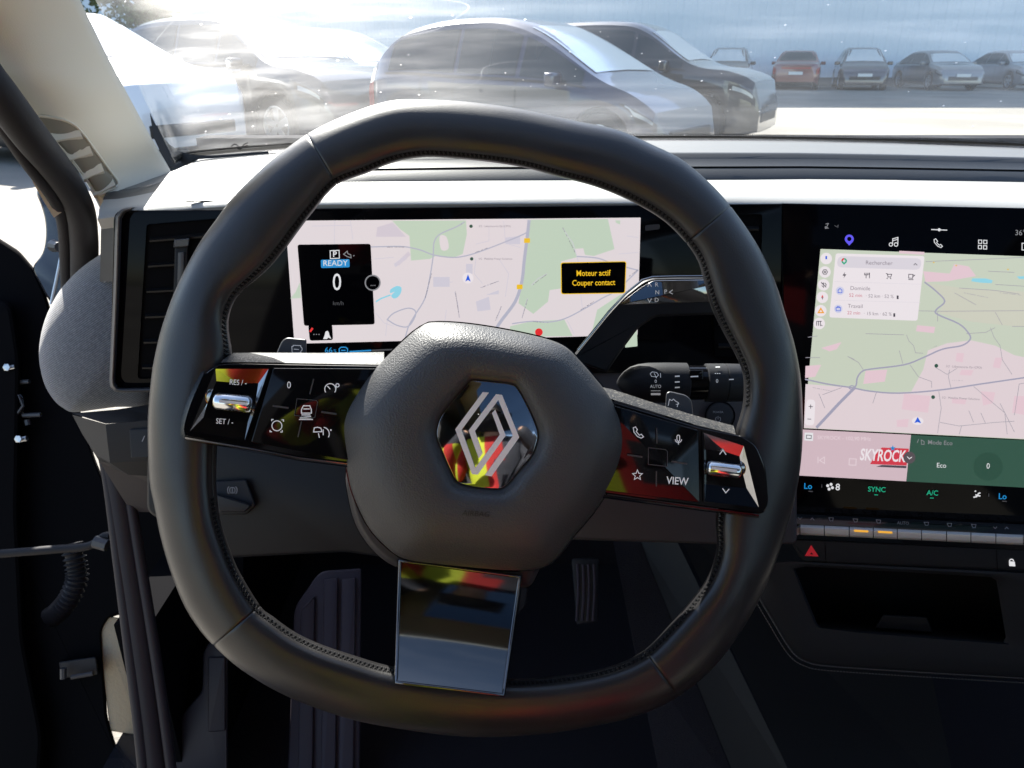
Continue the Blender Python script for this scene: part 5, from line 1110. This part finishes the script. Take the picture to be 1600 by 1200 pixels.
for P in ([(1160, 495), (1250, 497), (1660, 494)], [(930, 740), (910, 710), (865, 685)], [(700, 605), (740, 600)], [(1110, 595), (1120, 620), (1140, 640), (1148, 670), (1180, 672)], [(1460, 565), (1475, 605), (1500, 640), (1510, 700), (1550, 760)], [(1290, 740), (1285, 770), (1295, 815)], [(1230, 730), (1280, 760), (1320, 735)], [(1080, 660), (1095, 715)], [(1125, 720), (1160, 770), (1215, 790), (1215, 815)], [(745, 840), (770, 900)], [(985, 835), (970, 880)], [(1245, 830), (1255, 900), (1240, 1005)], [(1390, 810), (1460, 870), (1520, 920), (1530, 1010)], [(1500, 880), (1560, 1000)], [(1370, 910), (1390, 960)], [(1420, 920), (1440, 965)], [(1250, 960), (1330, 975), (1480, 960), (1560, 955)], [(1340, 975), (1330, 1010)], [(1310, 420), (1400, 470)], [(1330, 400), (1480, 410), (1580, 425)], [(940, 590), (1000, 592), (1100, 595)], [(1240, 500), (1240, 540)], [(1480, 500), (1510, 555)], [(1550, 560), (1650, 560)], [(1190, 290), (1440, 280), (1640, 270)], [(1450, 330), (1560, 335)], [(690, 690), (750, 690)], [(760, 845), (840, 815)], [(1560, 930), (1580, 800), (1640, 790)], [(1480, 385), (1640, 395)], [(1360, 590), (1440, 585), (1480, 565)]):
    strokes(P2, [za(P)], .85, Y(3), mb)
mb.build('street_lines', 'map2_line', m2, smooth=0, recalc=False, kind='stuff')
mb = MB()
for P in ([(865, 685), (900, 700)], [(1215, 650), (1240, 640)], [(720, 815), (800, 830)], [(1080, 465), (1160, 468)], [(1350, 420), (1450, 440)], [(1500, 420), (1590, 430)], [(1300, 785), (1345, 786)]): a, b = za(P); name_marks(P2, a, b, Y(5), mb, 1.1, 1.6)
mb.build('street_names', 'map2_line', m2, smooth=0, recalc=False, kind='stuff')
for s, x, y in (('2/2 · Liikennevirta Oy (CPO)', 1506, 573.5), ('1/2 · Mobilize Power Solutions', 1501, 622.5)):
    text(P2, s, x, y, 3.3, Y(5), 'text_grey', m2, name='map_label', ang=2.6); poly(P2, circ(x - 43, y - 2, 3.0, 14), Y(5), 'eco_green', 'charging_mark', m2)
poly(P2, circ(1434, 658, 9, 20, 6), Y(5), 'card_white', 'position_halo', m2); poly(P2, [(1434, 651.5), (1439.5, 661.5), (1434, 659.5), (1428.5, 661)], Y(6), 'arrow_blue', 'position_arrow', m2)
for x, y in ((1459, 410), (1494, 415), (1575, 421)): poly(P2, circ(x, y, 1.2, 8), Y(5), 'badge_yellow', 'place_dot', m2)
# round map buttons
btn = [(1291, 404, 'mic'), (1289, 425, 'set'), (1287, 445, 'mute'), (1285, 464.5, 'north'), (1282.5, 485.5, 'warn'), (1280, 505.5, 'layers')]
for x, y, t in btn:
    bb = poly(P2, circ(x, y, 9, 24), Y(6), 'card_white', 'map_button', tsn)
    if t == 'mic': strokes(P2, [[(x, y - 4), (x, y + 1)]], 2.6, Y(7)).build('button_symbol', 'arrow_blue', bb, smooth=0)
    elif t == 'set': strokes(P2, [circ(x, y, 4, 6) + [(x + 4, y)], circ(x, y, 1.4, 8) + [(x + 1.4, y)]], 1.1, Y(7)).build('button_symbol', 'icon_dark', bb, smooth=0)
    elif t == 'mute': strokes(P2, [[(x - 4, y - 4), (x + 4, y + 4)], [(x - 3, y + 1), (x, y + 4), (x, y - 3), (x - 3, y - 1)], [(x + 2, y - 3), (x + 4, y), (x + 3, y + 2)]], 1.1, Y(7)).build('button_symbol', 'icon_dark', bb, smooth=0)
    elif t == 'north': poly(P2, [(x, y - 4), (x + 1.8, y), (x - 1.8, y)], Y(7), 'ui_red', 'button_symbol', bb); poly(P2, [(x, y + 4), (x + 1.8, y), (x - 1.8, y)], Y(7), 'text_grey', 'button_symbol', bb)
    elif t == 'warn': strokes(P2, [[(x, y - 3.5), (x + 4, y + 3), (x - 4, y + 3), (x, y - 3.5)]], 2.0, Y(7)).build('button_symbol', 'ui_orange', bb, smooth=0)
    else: strokes(P2, [[(x - 4, y - 3.5), (x - 4, y + 3.5)], [(x - 1, y - 4), (x - 1, y + 3.5)], [(x + 2, y - 3.5), (x + 2, y + 4)], [(x - 4, y - 3.5), (x + 4, y - 3.5)], [(x + 3, y + 2), (x + 5, y + 4)]], 1.1, Y(7)).build('button_symbol', 'icon_dark', bb, smooth=0)
zbx = poly(P2, rounded([(1260.5, 624), (1274, 625), (1272, 665), (1257, 664)], 6), Y(6), 'card_white', 'zoom_buttons', tsn)
strokes(P2, [[(1263.5, 635), (1270, 635.4)], [(1266.8, 632), (1266.6, 638.4)], [(1261.5, 654.6), (1267.5, 655)]], 1.1, Y(7)).build('button_symbol', 'icon_dark', zbx, smooth=0, recalc=False)
# route card
rc = poly(P2, rounded(zb([(440, 372), (1365, 400), (1290, 1075), (372, 1040)]), 4), Y(6), 'card_white', 'route_card', tsn)
pl_ = poly(P2, rounded(zb([(462, 400), (1335, 425), (1322, 545), (448, 518)]), 9), Y(7), 'pill', 'search_field', rc)
text(P2, 'Rechercher', 1373.5, 411, 6.2, Y(8), 'text_grey', pl_, ang=1.5, sx=1.0); strokes(P2, [zb([(1250, 495), (1268, 478), (1288, 497)])], 1.0, Y(8)).build('chevron', 'icon_dark', pl_, smooth=0)
obj('map_pin', *ring2(P2, [(1318.7, 413.6)] + arc(1319, 407.6, 4.4, 235, -55, 15), [(1318.7, 410.6)] + arc(1319, 407.6, 2.0, 235, -55, 15), Y(8)), 'ui_teal', pl_, smooth=0, recalc=False)
strokes(P2, [arc(1319, 407.6, 3.2, 90, 190, 8)], 2.2, Y(9)).build('map_pin_red', 'ui_red', pl_, smooth=0)
poly(P2, zb([(535, 565), (510, 605), (530, 605), (520, 635), (550, 590), (530, 592)]), Y(7), 'icon_dark', 'charge_symbol', rc)
strokes(P2, [zb(L) for L in ([(740, 575), (740, 597), (770, 597), (770, 575)], [(755, 575), (755, 632)], [(790, 575), (790, 632)], [(784, 575), (784, 600)])], 1.1, Y(7)).build('food_symbol', 'icon_dark', rc, smooth=0, recalc=False)
strokes(P2, [zb(L) for L in ([(962, 582), (975, 585), (985, 618), (1012, 618), (1022, 590), (978, 590)], [(980, 625), (970, 640)], [(1005, 625), (1015, 640)])], 1.1, Y(7)).build('cart_symbol', 'icon_dark', rc, smooth=0, recalc=False)
strokes(P2, [zb(L) for L in ([(1200, 590), (1198, 630), (1240, 632), (1243, 592), (1200, 590)], [(1243, 598), (1262, 600), (1245, 615)], [(1195, 645), (1248, 647)])], 1.1, Y(7)).build('cup_symbol', 'icon_dark', rc, smooth=0, recalc=False)
for y0 in (680, 870): strokes(P2, [zb([(425, y0 - 10 if y0 > 800 else y0 - 14), (1325, y0 + 15)])], .5, Y(7)).build('divider', 'pill', rc, smooth=0)
text(P2, 'Domicile', 1344.2, 450.7, 6.0, Y(7), 'text_grey', rc, ang=1.5); text(P2, '52 min', 1337, 461.6, 5.2, Y(7), 'text_red', rc, ang=1.5); text(P2, '· 52 km · 52 %', 1374.5, 463, 5.2, Y(7), 'text_grey', rc, ang=1.5)
text(P2, 'Travail', 1336.4, 478.5, 6.0, Y(7), 'text_grey', rc, ang=1.5); text(P2, '22 min', 1334, 489, 5.2, Y(7), 'text_red', rc, ang=1.5); text(P2, '· 15 km · 62 %', 1371.5, 490.5, 5.2, Y(7), 'text_grey', rc, ang=1.5)
for x, y in ((1402.6, 464.3), (1397.3, 492)): poly(P2, [(x - 1.5, y - 2.5), (x + 1.5, y - 2.5), (x + 1.5, y + 3), (x - 1.5, y + 3)], Y(7), 'icon_dark', 'battery_symbol', rc)
for x, y, t in ((1312.5, 454.3, 0), (1309.8, 482.5, 1)):
    dsc = poly(P2, circ(x, y, 6.6, 22), Y(7), 'disc_blue', 'route_disc', rc)
    strokes(P2, [[(x - 3, y + 3), (x - 3, y - 1), (x, y - 3.6), (x + 3, y - 1), (x + 3, y + 3), (x - 3, y + 3)]] if t == 0 else [[(x - 3.4, y + 3), (x - 3.4, y - 2), (x + 3.4, y - 2), (x + 3.4, y + 3), (x - 3.4, y + 3)], [(x - 1.5, y - 2), (x - 1.5, y - 3.6), (x + 1.5, y - 3.6), (x + 1.5, y - 2)]], 1.0, Y(8)).build('route_symbol', 'arrow_blue', dsc, smooth=0, recalc=False)
# top row
def ti(lines, wd, m, nm): return strokes(P2, lines, wd, Y(1)).build(nm, m, tsn, smooth=0, recalc=False)
obj('map_tab', *ring2(P2, [(1327, 383.6)] + arc(1327, 373.5, 7.0, 228, -48, 19), [(1327, 377.0)] + arc(1327, 373.3, 3.4, 228, -48, 19), Y(1)), 'pin_blue', tsn, smooth=0, recalc=False)
ti([circ(1392, 382, 2.6, 12) + [(1394.6, 382)], circ(1400, 382, 2.8, 12) + [(1402.8, 382)], [(1394.6, 382), (1395, 373), (1403, 371), (1402.8, 382)], [(1395, 376), (1403, 374)]], 1.3, 'ui_white', 'music_tab')
ti([[(1459.5, 374.5), (1462, 373), (1465, 377), (1463.5, 379), (1467.5, 383), (1470, 382), (1472.5, 385), (1470, 386.8), (1465, 384.5), (1460, 378.5), (1459.5, 374.5)]], 1.2, 'ui_white', 'phone_tab')
ti([[(1529, 375), (1534, 375.2), (1534, 380.4), (1529, 380.2), (1529, 375)], [(1537, 375.4), (1542, 375.6), (1542, 380.8), (1537, 380.6), (1537, 375.4)], [(1528.7, 383.4), (1533.7, 383.6), (1533.7, 388.8), (1528.7, 388.6), (1528.7, 383.4)], [(1536.7, 383.8), (1541.7, 384), (1541.7, 389.2), (1536.7, 389), (1536.7, 383.8)]], 1.2, 'ui_white', 'apps_tab')
ti([[(1597, 380), (1608, 380.5), (1607, 391), (1597, 390.5), (1597, 380)]], 1.3, 'ui_white', 'car_tab')
ti([[(1455, 358.6), (1480, 359.6)]], 1.4, 'ui_white', 'volume_line'); poly(P2, circ(1467.5, 359, 2.4, 12), Y(2), 'ui_white', 'volume_dot', tsn)
ti([[(1290, 350), (1295, 349)], [(1294, 350), (1291, 356)], [(1289.5, 354), (1294.5, 356.5), (1289.5, 357), (1289.5, 354)]], 1.1, 'ui_grey', 'signal_symbol'); ti([[(1304, 352), (1307, 354.5), (1310, 352)], [(1310, 351), (1309, 356)]], 1.0, 'ui_dim', 'wireless_symbol')
text(P2, '36°', 1594, 364, 8.2, Y(1), 'ui_grey', tsn, ang=1.5)
# bottom tiles
rt = poly(P2, [(1254, 671), (1423.5, 679.5), (1416, 752), (1248.5, 743)], Y(0), 'radio_tile', 'radio_tile', tsn)
sb = poly(P2, zc([(118, 155), (176, 157), (174, 212), (116, 208)]), Y(1), 'ui_white', 'station_box', rt); strokes(P2, [zc([(130, 172), (163, 174), (162, 196), (129, 194), (130, 172)])], 1.0, Y(2)).build('station_symbol', 'icon_dark', sb, smooth=0)
text(P2, 'SKYROCK - 102,90 MHz', 1319, 685, 5.6, Y(1), 'radio_ink', rt, ang=1.8, sx=1.0)
strokes(P2, [zc(L) for L in ([(208, 318), (208, 362)], [(252, 320), (218, 342), (252, 364), (252, 320)], [(420, 332), (466, 334), (464, 376), (418, 374), (420, 332)])], 1.2, Y(1)).build('player_symbols', 'radio_ink', rt, smooth=0, recalc=False)
lg = poly(P2, zc([(640, 256), (822, 264), (806, 378), (560, 368), (600, 300)]), Y(1), 'logo_red', 'station_logo', rt); poly(P2, zc([(640, 374), (806, 381), (804, 396), (600, 386)]), Y(1), 'icon_dark', 'logo_strip', rt)
text(P2, 'SKYROCK', 1379.5, 712.5, 17.5, Y(2), 'card_white', lg, sx=.62, ang=2.5, slant=.1, bold=.02)
st5 = [(1395 + (5 if q % 2 == 0 else 2) * math.sin(q * math.pi / 5), 700.5 - (5 if q % 2 == 0 else 2) * math.cos(q * math.pi / 5)) for q in range(10)]; poly(P2, st5, Y(3), 'ui_blue', 'logo_star', lg)
et = poly(P2, [(1423.8, 679.6), (1614, 688.5), (1603, 762), (1416.2, 752.2)], Y(0), 'eco_green', 'eco_tile', tsn)
text(P2, 'Mode Eco', 1469, 692, 6.6, Y(1), 'ui_grey', et, ang=2.5, bold=.01); text(P2, 'Eco', 1471, 727.5, 7.2, Y(1), 'ui_white', et, ang=2.5)
strokes(P2, [zc(L) for L in ([(878, 225), (888, 200)], [(905, 205), (925, 215), (925, 235), (908, 235), (905, 205)])], 1.1, Y(1)).build('eco_symbol', 'ui_grey', et, smooth=0, recalc=False)
ed_ = poly(P2, circ(1544, 729, 23, 32, 22), Y(1), 'eco_disc', 'eco_dial', et); text(P2, '0', 1544, 728.5, 8.5, Y(2), 'ui_white', ed_, ang=2.5, sx=.9)
cv = poly(P2, circ(1421, 715, 9.4, 24), Y(3), 'chev', 'fold_button', tsn); strokes(P2, [[(1417.5, 713.5), (1421, 717), (1424.8, 714)]], 1.2, Y(4)).build('chevron', 'ui_white', cv, smooth=0)
for s, x, y, sz, m in (('Lo', 1262.5, 760, 8.8, 'ui_blue'), ('8', 1309, 761.5, 10, 'ui_white'), ('SYNC', 1370, 765, 7.6, 'ui_teal'), ('A/C', 1457, 770.5, 7.6, 'ui_teal'), ('Lo', 1566.5, 776, 8.8, 'ui_blue')): text(P2, s, x, y, sz, Y(1), m, tsn, ang=2.5, bold=.012)
fan = MB()
for q in range(4):
    a = q * math.pi / 2 + .4; fan.add([P2.pt(1297 + 4 * math.cos(a) + 2.4 * math.cos(t), 760.5 + 4 * math.sin(a) + 2.4 * math.sin(t), Y(1) + q * 1e-5) for t in [w_ * math.pi / 4 for w_ in range(8)]], [tuple(range(8))])
fan.build('fan_symbol', 'ui_white', tsn, smooth=0, recalc=False)
ti([[(1523, 768), (1525, 767)], [(1521, 777), (1526, 776), (1529, 771), (1532, 770)], [(1524, 773), (1528, 774.5), (1532, 775)]], 2.0, 'ui_white', 'airflow_symbol')
ti([[(1366, 773), (1372, 773.3)], [(1453, 778), (1459, 778.3)]], 1.2, 'ui_teal', 'active_mark'); ti([[(1263, 767.5), (1270, 768)], [(1566, 783), (1573, 783.5)]], 1.2, 'ui_dim', 'seat_mark')
ti([[(1284, 757), (1284, 762)], [(1545, 771), (1545, 776)]], .9, 'ui_dim', 'divider')

# ------------------------------------------------------------------ climate keys, hazard bar, console tray
KQ = Plane(P2.pt(1420, 815, .004), P2.u, P2.v)
ck = thing('climate_key_bar', 'row of metal climate keys under the touchscreen, two with amber lights', 'key bar', KQ.pt(1420, 825))
obj('gloss_ledge', *grid([[P2.pt(1238, 802.5, .0005), P2.pt(1420, 811, .0005), P2.pt(1600, 819.5, .0005), P2.pt(1750, 827, .0005)], [KQ.pt(1234, 818, .006), KQ.pt(1420, 827, .006), KQ.pt(1600, 836, .006), KQ.pt(1750, 843, .006)]]), 'piano', ck, smooth=0)
dv = [1250, 1288, 1327, 1364.5, 1402, 1440, 1479, 1517, 1556, 1599, 1640, 1690]
ky = lambda x: 819.5 + (x - 1250) * .046
for i in range(len(dv) - 1):
    a, b = dv[i] + .7, dv[i + 1] - .7
    rows = []
    for dy, hh in ((-.5, .004), (1.5, .009), (4.5, .0125), (9.5, .0120), (13.5, .0105), (16, .002)): rows.append([KQ.pt(a, ky(a) + dy, hh), KQ.pt(b, ky(b) + dy, hh)])
    kk = obj('climate_key', *grid(rows), 'key_metal', ck, smooth=30)
    if i in (2, 3): xm = (a + b) / 2; obj('amber_light', *prism(KQ, rounded([(xm - 11, ky(xm) + 3.6), (xm + 11, ky(xm) + 4.8), (xm + 11, ky(xm) + 8.2), (xm - 11, ky(xm) + 7.0)], 1), .011, .0136), mat('amber_%d' % i, (.5, .25, .02), .5, emit=srgb(225, 165, 60)), kk, smooth=0, label='key light glowing amber')
obj('tip', *grid([[KQ.pt(1249.5, 819, .005), KQ.pt(1249.5, 823.5, .0125), KQ.pt(1249.5, 835, .004)], [KQ.pt(1236, 833, .003), KQ.pt(1235, 835, .004), KQ.pt(1236, 838, .002)]]), 'key_metal', ck, smooth=0)
sy = MB(); 
GLP = Plane(P2.pt(1420, 818, .0045), P2.u, P2.v)
for i, x in enumerate([1250, 1269, 1299, 1337, 1373, 1411, 1448, 1484, 1522, 1555, 1573]):
    y = 809.5 + (x - 1250) * .047
    if i in (0, 9): L = [[(x - 3, y - 1), (x, y + 2), (x + 3, y - 1)]]
    elif i in (1, 10): L = [[(x - 3, y + 2), (x, y - 1), (x + 3, y + 2)]]
    elif i == 5: continue
    else: L = [[(x - 4, y - 3), (x + 3, y - 2.6), (x + 2, y + 2), (x - 2, y + 2), (x - 4, y - 3)], [(x - 3, y + 4), (x + 3, y + 4.4)]]
    strokes(GLP, L, 1.0, .002 + i * 1e-6, sy)
sy.build('key_symbols', 'print_grey', ck, smooth=0, recalc=False); text(GLP, 'AUTO', 1411, 817.5, 4.6, .002, 'print_grey', ck, ang=2.6)
HQ = Plane(P2.pt(1420, 865, .006), P2.u, P2.v)
hz = thing('hazard_bar', 'dark bar below the climate keys with red hazard triangle', 'switch bar', HQ.pt(1420, 865))
obj('bar_face', *prism(HQ, rounded([(1233, 841), (1600, 858), (1720, 864), (1720, 899), (1600, 892), (1252, 877)], [3, 0, 0, 0, 0, 12]), -.03, 0, 3, .006), 'plastic_soft', hz)
tri = [(1267.5, 851.5), (1279, 869.5), (1257.5, 868.5)]
MB().add(*ring2(HQ, tri, [(1268, 858 + 5), (1270.5, 866.5), (1265.5, 866)], .0005)).build('hazard_triangle', mat('hazard', (.5, .02, .03), .6, emit=srgb(150, 25, 35), es=.6), hz, smooth=0)
for xa in (1289, 1557): strokes(HQ, [[(xa, 844 + (xa - 1233) * .045), (xa + 1.5, 876 + (xa - 1233) * .045)]], 1.0, .0004).build('bar_joint', 'body_dark', hz, smooth=0)
lkx = MB(); strokes(HQ, [arc(1580.5, 877, 3.2, 0, 180, 8)], 1.6, .0006, lkx); lkx.add(*flat(HQ, [(1576.5, 877), (1585.5, 877.6), (1586.5, 885), (1577, 884.4)], .0007)); lkx.build('lock_symbol', 'ui_white', hz, smooth=0, recalc=False)
CQ = Plane(HQ.pt(1400, 900, -.004), P2.u, P2.v + P2.n * .12)
co = thing('console_tray', 'leather covered console storage tray with double stitched lower edge', 'console tray', CQ.pt(1420, 980))
op = rounded([(1240, 884), (1556, 902), (1573, 1004), (1279, 980)], [2, 4, 6, 6])
ol = rounded([(1232, 876), (1720, 900), (1750, 1074), (1600, 1063), (1286, 1042), (1254, 1034), (1226, 1004), (1184, 934), (1188, 880)], [4, 4, 10, 0, 16, 14, 20, 4, 4])
def resample(P, n, c):
    f = polar(P, c) if False else None
    A_ = np.array(P + [P[0]], float); s = np.concatenate([[0], np.cumsum(np.hypot(*np.diff(A_, axis=0).T))]); return [(float(np.interp(t, s, A_[:, 0])), float(np.interp(t, s, A_[:, 1]))) for t in np.linspace(0, s[-1], n, endpoint=False)]
c0 = (1415, 945)
def ray_out(P, n=120):
    out = []; m = len(P)
    for k in range(n):
        t = 2 * math.pi * k / n; d = np.array((math.cos(t), math.sin(t))); best = None
        for i in range(m):
            a, b = np.array(P[i]) - c0, np.array(P[(i + 1) % m]) - c0; e = b - a; den = d[0] * e[1] - d[1] * e[0]
            if abs(den) < 1e-9: continue
            r_ = (a[0] * e[1] - a[1] * e[0]) / den; u = (a[0] * d[1] - a[1] * d[0]) / den
            if r_ > 0 and -1e-6 <= u <= 1 + 1e-6 and (best is None or r_ > best): best = r_
        out.append((c0[0] + d[0] * best, c0[1] + d[1] * best))
    return out
oi, oo = ray_out(op), ray_out(ol)
mixp = lambda t: [(a[0] + (b[0] - a[0]) * t, a[1] + (b[1] - a[1]) * t) for a, b in zip(oi, oo)]
rows = [[CQ.pt(x, y, h) for x, y in P] for P, h in ((oi, -.09), (oi, -.012), (oi, -.004), (mixp(.06), 0), (mixp(.5), .002), (mixp(.88), .001), (mixp(.97), -.003), (oo, -.012), (oo, -.05))]
obj('tray_surround', *grid(rows, closed_u=True), 'console_skin', co, smooth=50)
obj('tray_back', *flat(CQ, inset(op, -4), -.085), 'tray', co, smooth=0)
obj('tray_floor', [CQ.pt(1279, 980, -.006), CQ.pt(1573, 1004, -.006), CQ.pt(1560, 985, -.085), CQ.pt(1285, 965, -.085)], [(0, 1, 2, 3)], 'tray', co, smooth=0)
obj('tray_tab', *prism(CQ, rounded([(1366, 982), (1380, 960), (1448, 964), (1458, 989)], 3), -.04, -.012, 2, .004), 'plastic', co)
mb = MB(); eo = crom([(1187, 936), (1206, 968), (1228, 1005), (1243, 1024), (1260, 1034), (1288, 1040), (1400, 1048), (1600, 1060), (1740, 1070)], 10, closed=False)
for off, hh in ((0, -.0005), (7, -.0095)):
    Lx, Rx = ribbon(eo, 2 * off if off else .01); base_ = resample(Lx, 10, c0) if False else Lx
    A_ = np.array(base_); s = np.concatenate([[0], np.cumsum(np.hypot(*np.diff(A_, axis=0).T))]); t = 0
    while t < s[-1] - 4:
        p, q = [(float(np.interp(tt, s, A_[:, 0])), float(np.interp(tt, s, A_[:, 1]))) for tt in (t, t + 3.4)]
        mb.add(*tube([CQ.pt(*p, hh), CQ.pt(*q, hh)], .0005, 5)); t += 5.0
mb.build('stitching', mat('stitch_grey', (.13, .12, .12), .7), co, smooth=40, kind='stuff')
# ------------------------------------------------------------------ driver seat and the person holding the camera (seen in the reflections)
seat = thing('seat_assembly', 'dark cloth driver seat behind the camera', 'car seat', (0, -.5, .3))
obj('cushion', *box((0, -.32, .50), .52, .52, .18), 'seat_cloth', seat, bevel=.05); obj('backrest', *box((0, -.66, .88), .52, .16, .70, Euler((R(-14), 0, 0)).to_matrix()), 'seat_cloth', seat, bevel=.06); obj('headrest', *box((0, -.80, 1.33), .28, .10, .18), 'seat_cloth', seat, bevel=.04)
def skin_body(name, J, E, m, parent):
    me = bpy.data.meshes.new(name); me.from_pydata([tuple(Vector(j[:3]) - ORG[parent]) for j in J], E, []); o = bpy.data.objects.new(name, me); COL.objects.link(o); o.parent = parent; ORG[o] = ORG[parent]
    md = o.modifiers.new('skin', 'SKIN'); md.use_smooth_shade = True
    for i, j in enumerate(J): sv = me.skin_vertices[0].data[i]; sv.radius = (j[3], j[4] if len(j) > 4 else j[3])
    me.skin_vertices[0].data[0].use_root = True
    s_ = o.modifiers.new('sub', 'SUBSURF'); s_.levels = 2; s_.render_levels = 2; me.materials.append(MAT[m]); return o
ph = thing('phone', 'dark phone held in front of the person, taking the picture', 'phone', CAM - FW * .014)
obj('phone_body', *box(CAM - FW * .014 - UP * .01, .158, .008, .074, Euler((-PITCH, 0, 0)).to_matrix()), 'piano', ph, bevel=.003)
obj('phone_screen', *box(CAM - FW * .0185 - UP * .01, .150, .0006, .068, Euler((-PITCH, 0, 0)).to_matrix()), 'body_dark', ph)
per = thing('person', 'person in a red and yellow jacket seen only as reflections in the glossy trim', 'person', (0, -.40, .62))
J = [(0, -.36, .66, .15, .12), (0, -.365, .80, .15, .11), (0, -.38, .95, .165, .11), (0, -.40, 1.10, .15, .095), (0, -.42, 1.20, .075, .07), (0, -.42, 1.27, .052, .052), (0, -.40, 1.34, .08, .09), (0, -.40, 1.42, .075, .088),
     (-.19, -.40, 1.13, .06), (-.31, -.28, .90, .048), (-.235, -.12, 1.02, .034), (-.118, -.045, 1.15, .022), (.19, -.40, 1.13, .06), (.32, -.28, .90, .048), (.24, -.12, 1.02, .034), (.118, -.045, 1.15, .022),
     (-.10, -.32, .64, .085), (-.14, .04, .68, .062), (-.15, .22, .42, .045), (.10, -.32, .64, .085), (.14, .04, .68, .062), (.15, .22, .42, .045)]
E = [(0, 1), (1, 2), (2, 3), (3, 4), (4, 5), (5, 6), (6, 7), (3, 8), (8, 9), (9, 10), (10, 11), (3, 12), (12, 13), (13, 14), (14, 15), (0, 16), (16, 17), (17, 18), (0, 19), (19, 20), (20, 21)]
skin_body('body', J, E, 'skin', per)
Jj = [tuple(j[:3]) + tuple(r_ * 1.12 + .006 for r_ in j[3:]) for j in J]
jk = [0, 1, 2, 3, 4, 8, 9, 10, 11, 12, 13, 14, 15]; idx = {q: i for i, q in enumerate(jk)}
skin_body('jacket', [Jj[q] for q in jk], [(idx[a], idx[b]) for a, b in E if a in idx and b in idx], 'jacket', per)
tj = [0, 16, 17, 18, 19, 20, 21]; idt = {q: i for i, q in enumerate(tj)}
skin_body('trousers', [Jj[q] for q in tj], [(idt[a], idt[b]) for a, b in E if a in idt and b in idt], 'jacket', per)
hr = [Vector((.088 * math.cos(t) * math.sin(p_), -.405 + .098 * math.sin(t) * math.sin(p_), 1.405 + .105 * math.cos(p_))) for p_ in [R(q * 12) for q in range(9)] for t in [2 * math.pi * q / 16 for q in range(16)]]
obj('hair', *grid([hr[q * 16:(q + 1) * 16] for q in range(9)], closed_u=True), 'hair', per)
